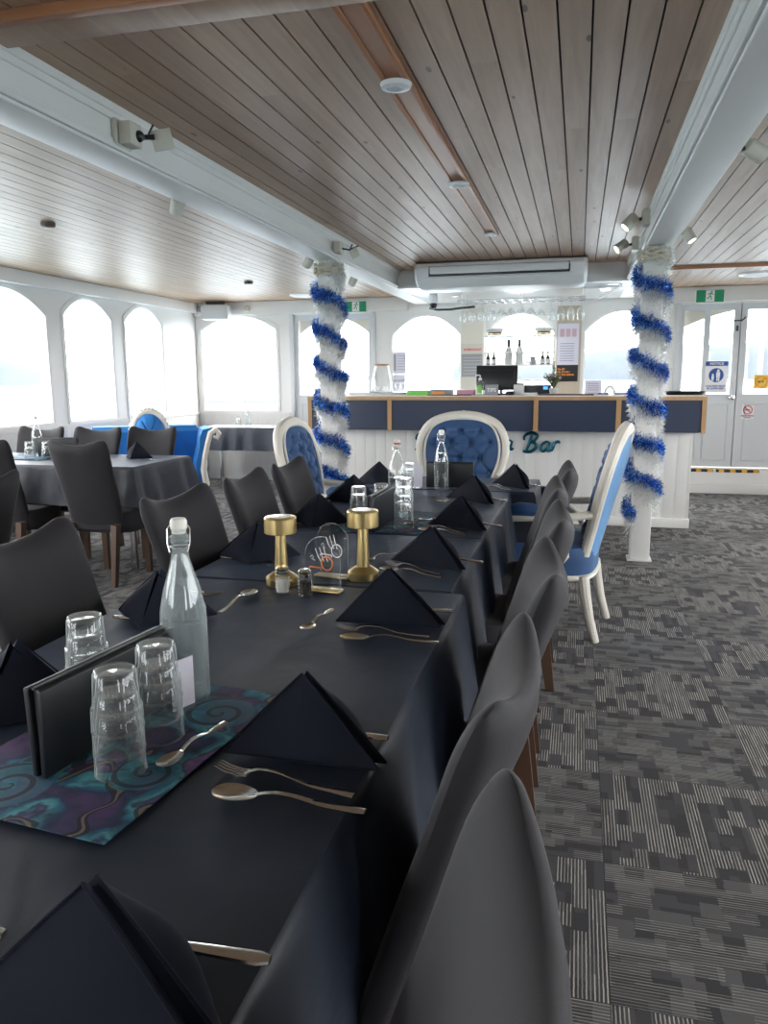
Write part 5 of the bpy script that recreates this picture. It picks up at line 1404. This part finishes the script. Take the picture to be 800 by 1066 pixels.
# ------------------------------------------------------------------ tinsel garlands and rope
def garland(x, y, z0, z1, pitch, ph, m, name, lab, dens, L, seed, rad=.108, spread=.024):
    rn = random.Random(seed); vs = []; fs = []
    turns = (z1 - z0) / pitch; n = int(turns * dens)
    core = []
    for i in range(n):
        q = i / n; th = -ph - q * turns * 2 * PI; th = -th
        zz = z1 - q * (z1 - z0)
        ca, sa = math.cos(th), math.sin(th)
        k = rad / max(abs(ca) ** 1.0, abs(sa)) if False else rad * (1 + .10 * (abs(math.sin(2 * th))))
        c = Vector((k * ca, k * sa, zz + .012 * math.sin(q * 90)))
        wire = c.copy()
        jr, jz = rn.gauss(0, .008), rn.gauss(0, spread); c += Vector((ca * jr, sa * jr, jz))
        if i % 40 == 0: core.append(wire[:])
        t = Vector((-sa, ca, -pitch / (2 * PI * k))).normalized()
        a = Vector((rn.gauss(0, 1), rn.gauss(0, 1), rn.gauss(0, 1))); a = (a - t * a.dot(t)); a.normalize()
        a = (a + t * rn.uniform(-.5, .5)).normalized()
        s = a.cross(Vector((rn.uniform(-1, 1), rn.uniform(-1, 1), rn.uniform(-1, 1)))).normalized() * rn.uniform(.0013, .0027)
        l = L * rn.uniform(.55, 1.1); mid = a * l * .55 + Vector((0, 0, -.002)); tip = a * l + Vector((rn.uniform(-1, 1), rn.uniform(-1, 1), -.8)) * .006
        o = len(vs)
        tw = a.cross(s).normalized() * s.length
        vs += [(c + s)[:], (c - s)[:], (c + mid - tw)[:], (c + mid + tw)[:], (c + tip + s * .6)[:], (c + tip - s * .6)[:]]
        fs += [(o, o + 1, o + 2, o + 3), (o + 3, o + 2, o + 5, o + 4)]
    b = MB(); b.v = vs; b.f = fs; b.sm = [False] * len(fs)
    t = thing(name, lab, 'garland', (x, y, 0))
    b.build('foil_strands', m, t, fix=False); t.children[0]['kind'] = 'stuff'
    b = MB(); b.tube(core, .0035, 5); b.build('core_wire', m, t)
for x, side, ph in ((-1.872, 'left', .55 * PI), (.463, 'right', .62 * PI)):
    garland(x, 5.76, .34, 2.05, .268, ph, 'tinselblue', 'tinsel_garland', 'blue tinsel garland spiralled round the %s column' % side, 2600, .036, 3 if side == 'left' else 8)
    garland(x, 5.76, .29, 2.13, .268, ph + PI * 1.0, 'tinselwhite', 'tinsel_garland', 'white iridescent tinsel garland spiralled round the %s column' % side, 2200, .040, 5 if side == 'left' else 9, .096, .048)
    b = MB()
    for k in range(5):
        z = 2.165 - k * .016
        b.tube([((.098 + .006 * math.sin(9 * a + k * 2)) * (1 + .08 * abs(math.sin(2 * a))) * math.cos(a), (.098 + .006 * math.sin(9 * a + k * 2)) * (1 + .08 * abs(math.sin(2 * a))) * math.sin(a), z + .010 * math.sin(6 * a + k * PI)) for a in [2 * PI * i / 64 for i in range(64)]], .0090, 8, closed=True)
    o = tag(b.build('rope_wrap', 'rope'), 'cream braided rope wrapped round the top of the %s column' % side, 'rope'); o.location = (x, 5.76, -.01)

# ------------------------------------------------------------------ camera, light
cam = bpy.data.cameras.new('camera'); co = bpy.data.objects.new('camera', cam); C.objects.link(co); S.camera = co
f, hc, vpx, roll = 800., 393., 605., R(.4)
p = math.atan((533 - hc) / f); psi = math.atan2(vpx - 400, f / math.cos(p))
fh = Vector((-math.sin(psi), math.cos(psi), 0)); rt = Vector((math.cos(psi), math.sin(psi), 0)); up = Vector((0, 0, 1))
F = fh * math.cos(p) - up * math.sin(p); U = up * math.cos(p) + fh * math.sin(p)
Rt = rt * math.cos(roll) - U * math.sin(roll); U2 = U * math.cos(roll) + rt * math.sin(roll)
mw = Matrix((Rt, U2, -F)).transposed().to_4x4(); mw.translation = (0, 0, 1.32); co.matrix_world = mw
cam.sensor_fit = 'VERTICAL'; cam.sensor_height = 24; cam.lens = 24 * f / 1066; cam.clip_start = .02; cam.clip_end = 6000

w = bpy.data.worlds.new('overcast'); S.world = w; w.use_nodes = True; nt = w.node_tree
bg = nt.nodes['Background']; bg.inputs[1].default_value = 9.5
tc = nt.nodes.new('ShaderNodeTexCoord'); sx = nt.nodes.new('ShaderNodeSeparateXYZ'); nt.links.new(tc.outputs['Generated'], sx.inputs[0])
cr = nt.nodes.new('ShaderNodeValToRGB'); nt.links.new(sx.outputs[2], cr.inputs[0]); nt.links.new(cr.outputs[0], bg.inputs[0])
cr.color_ramp.elements[0].position = 0.; cr.color_ramp.elements[0].color = (.95, .975, 1., 1)
cr.color_ramp.elements[1].position = .8; cr.color_ramp.elements[1].color = (1., .99, .98, 1)

vs_ = S.view_settings; vs_.view_transform = 'Standard'; vs_.look = 'None'; vs_.gamma = 1; vs_.use_curve_mapping = False; vs_.exposure = .38
cy = S.cycles
cy.max_bounces = 14; cy.diffuse_bounces = 6; cy.glossy_bounces = 6; cy.transmission_bounces = 12; cy.transparent_max_bounces = 16
cy.caustics_reflective = False; cy.caustics_refractive = False; cy.sample_clamp_indirect = 6.
cy.use_denoising = True
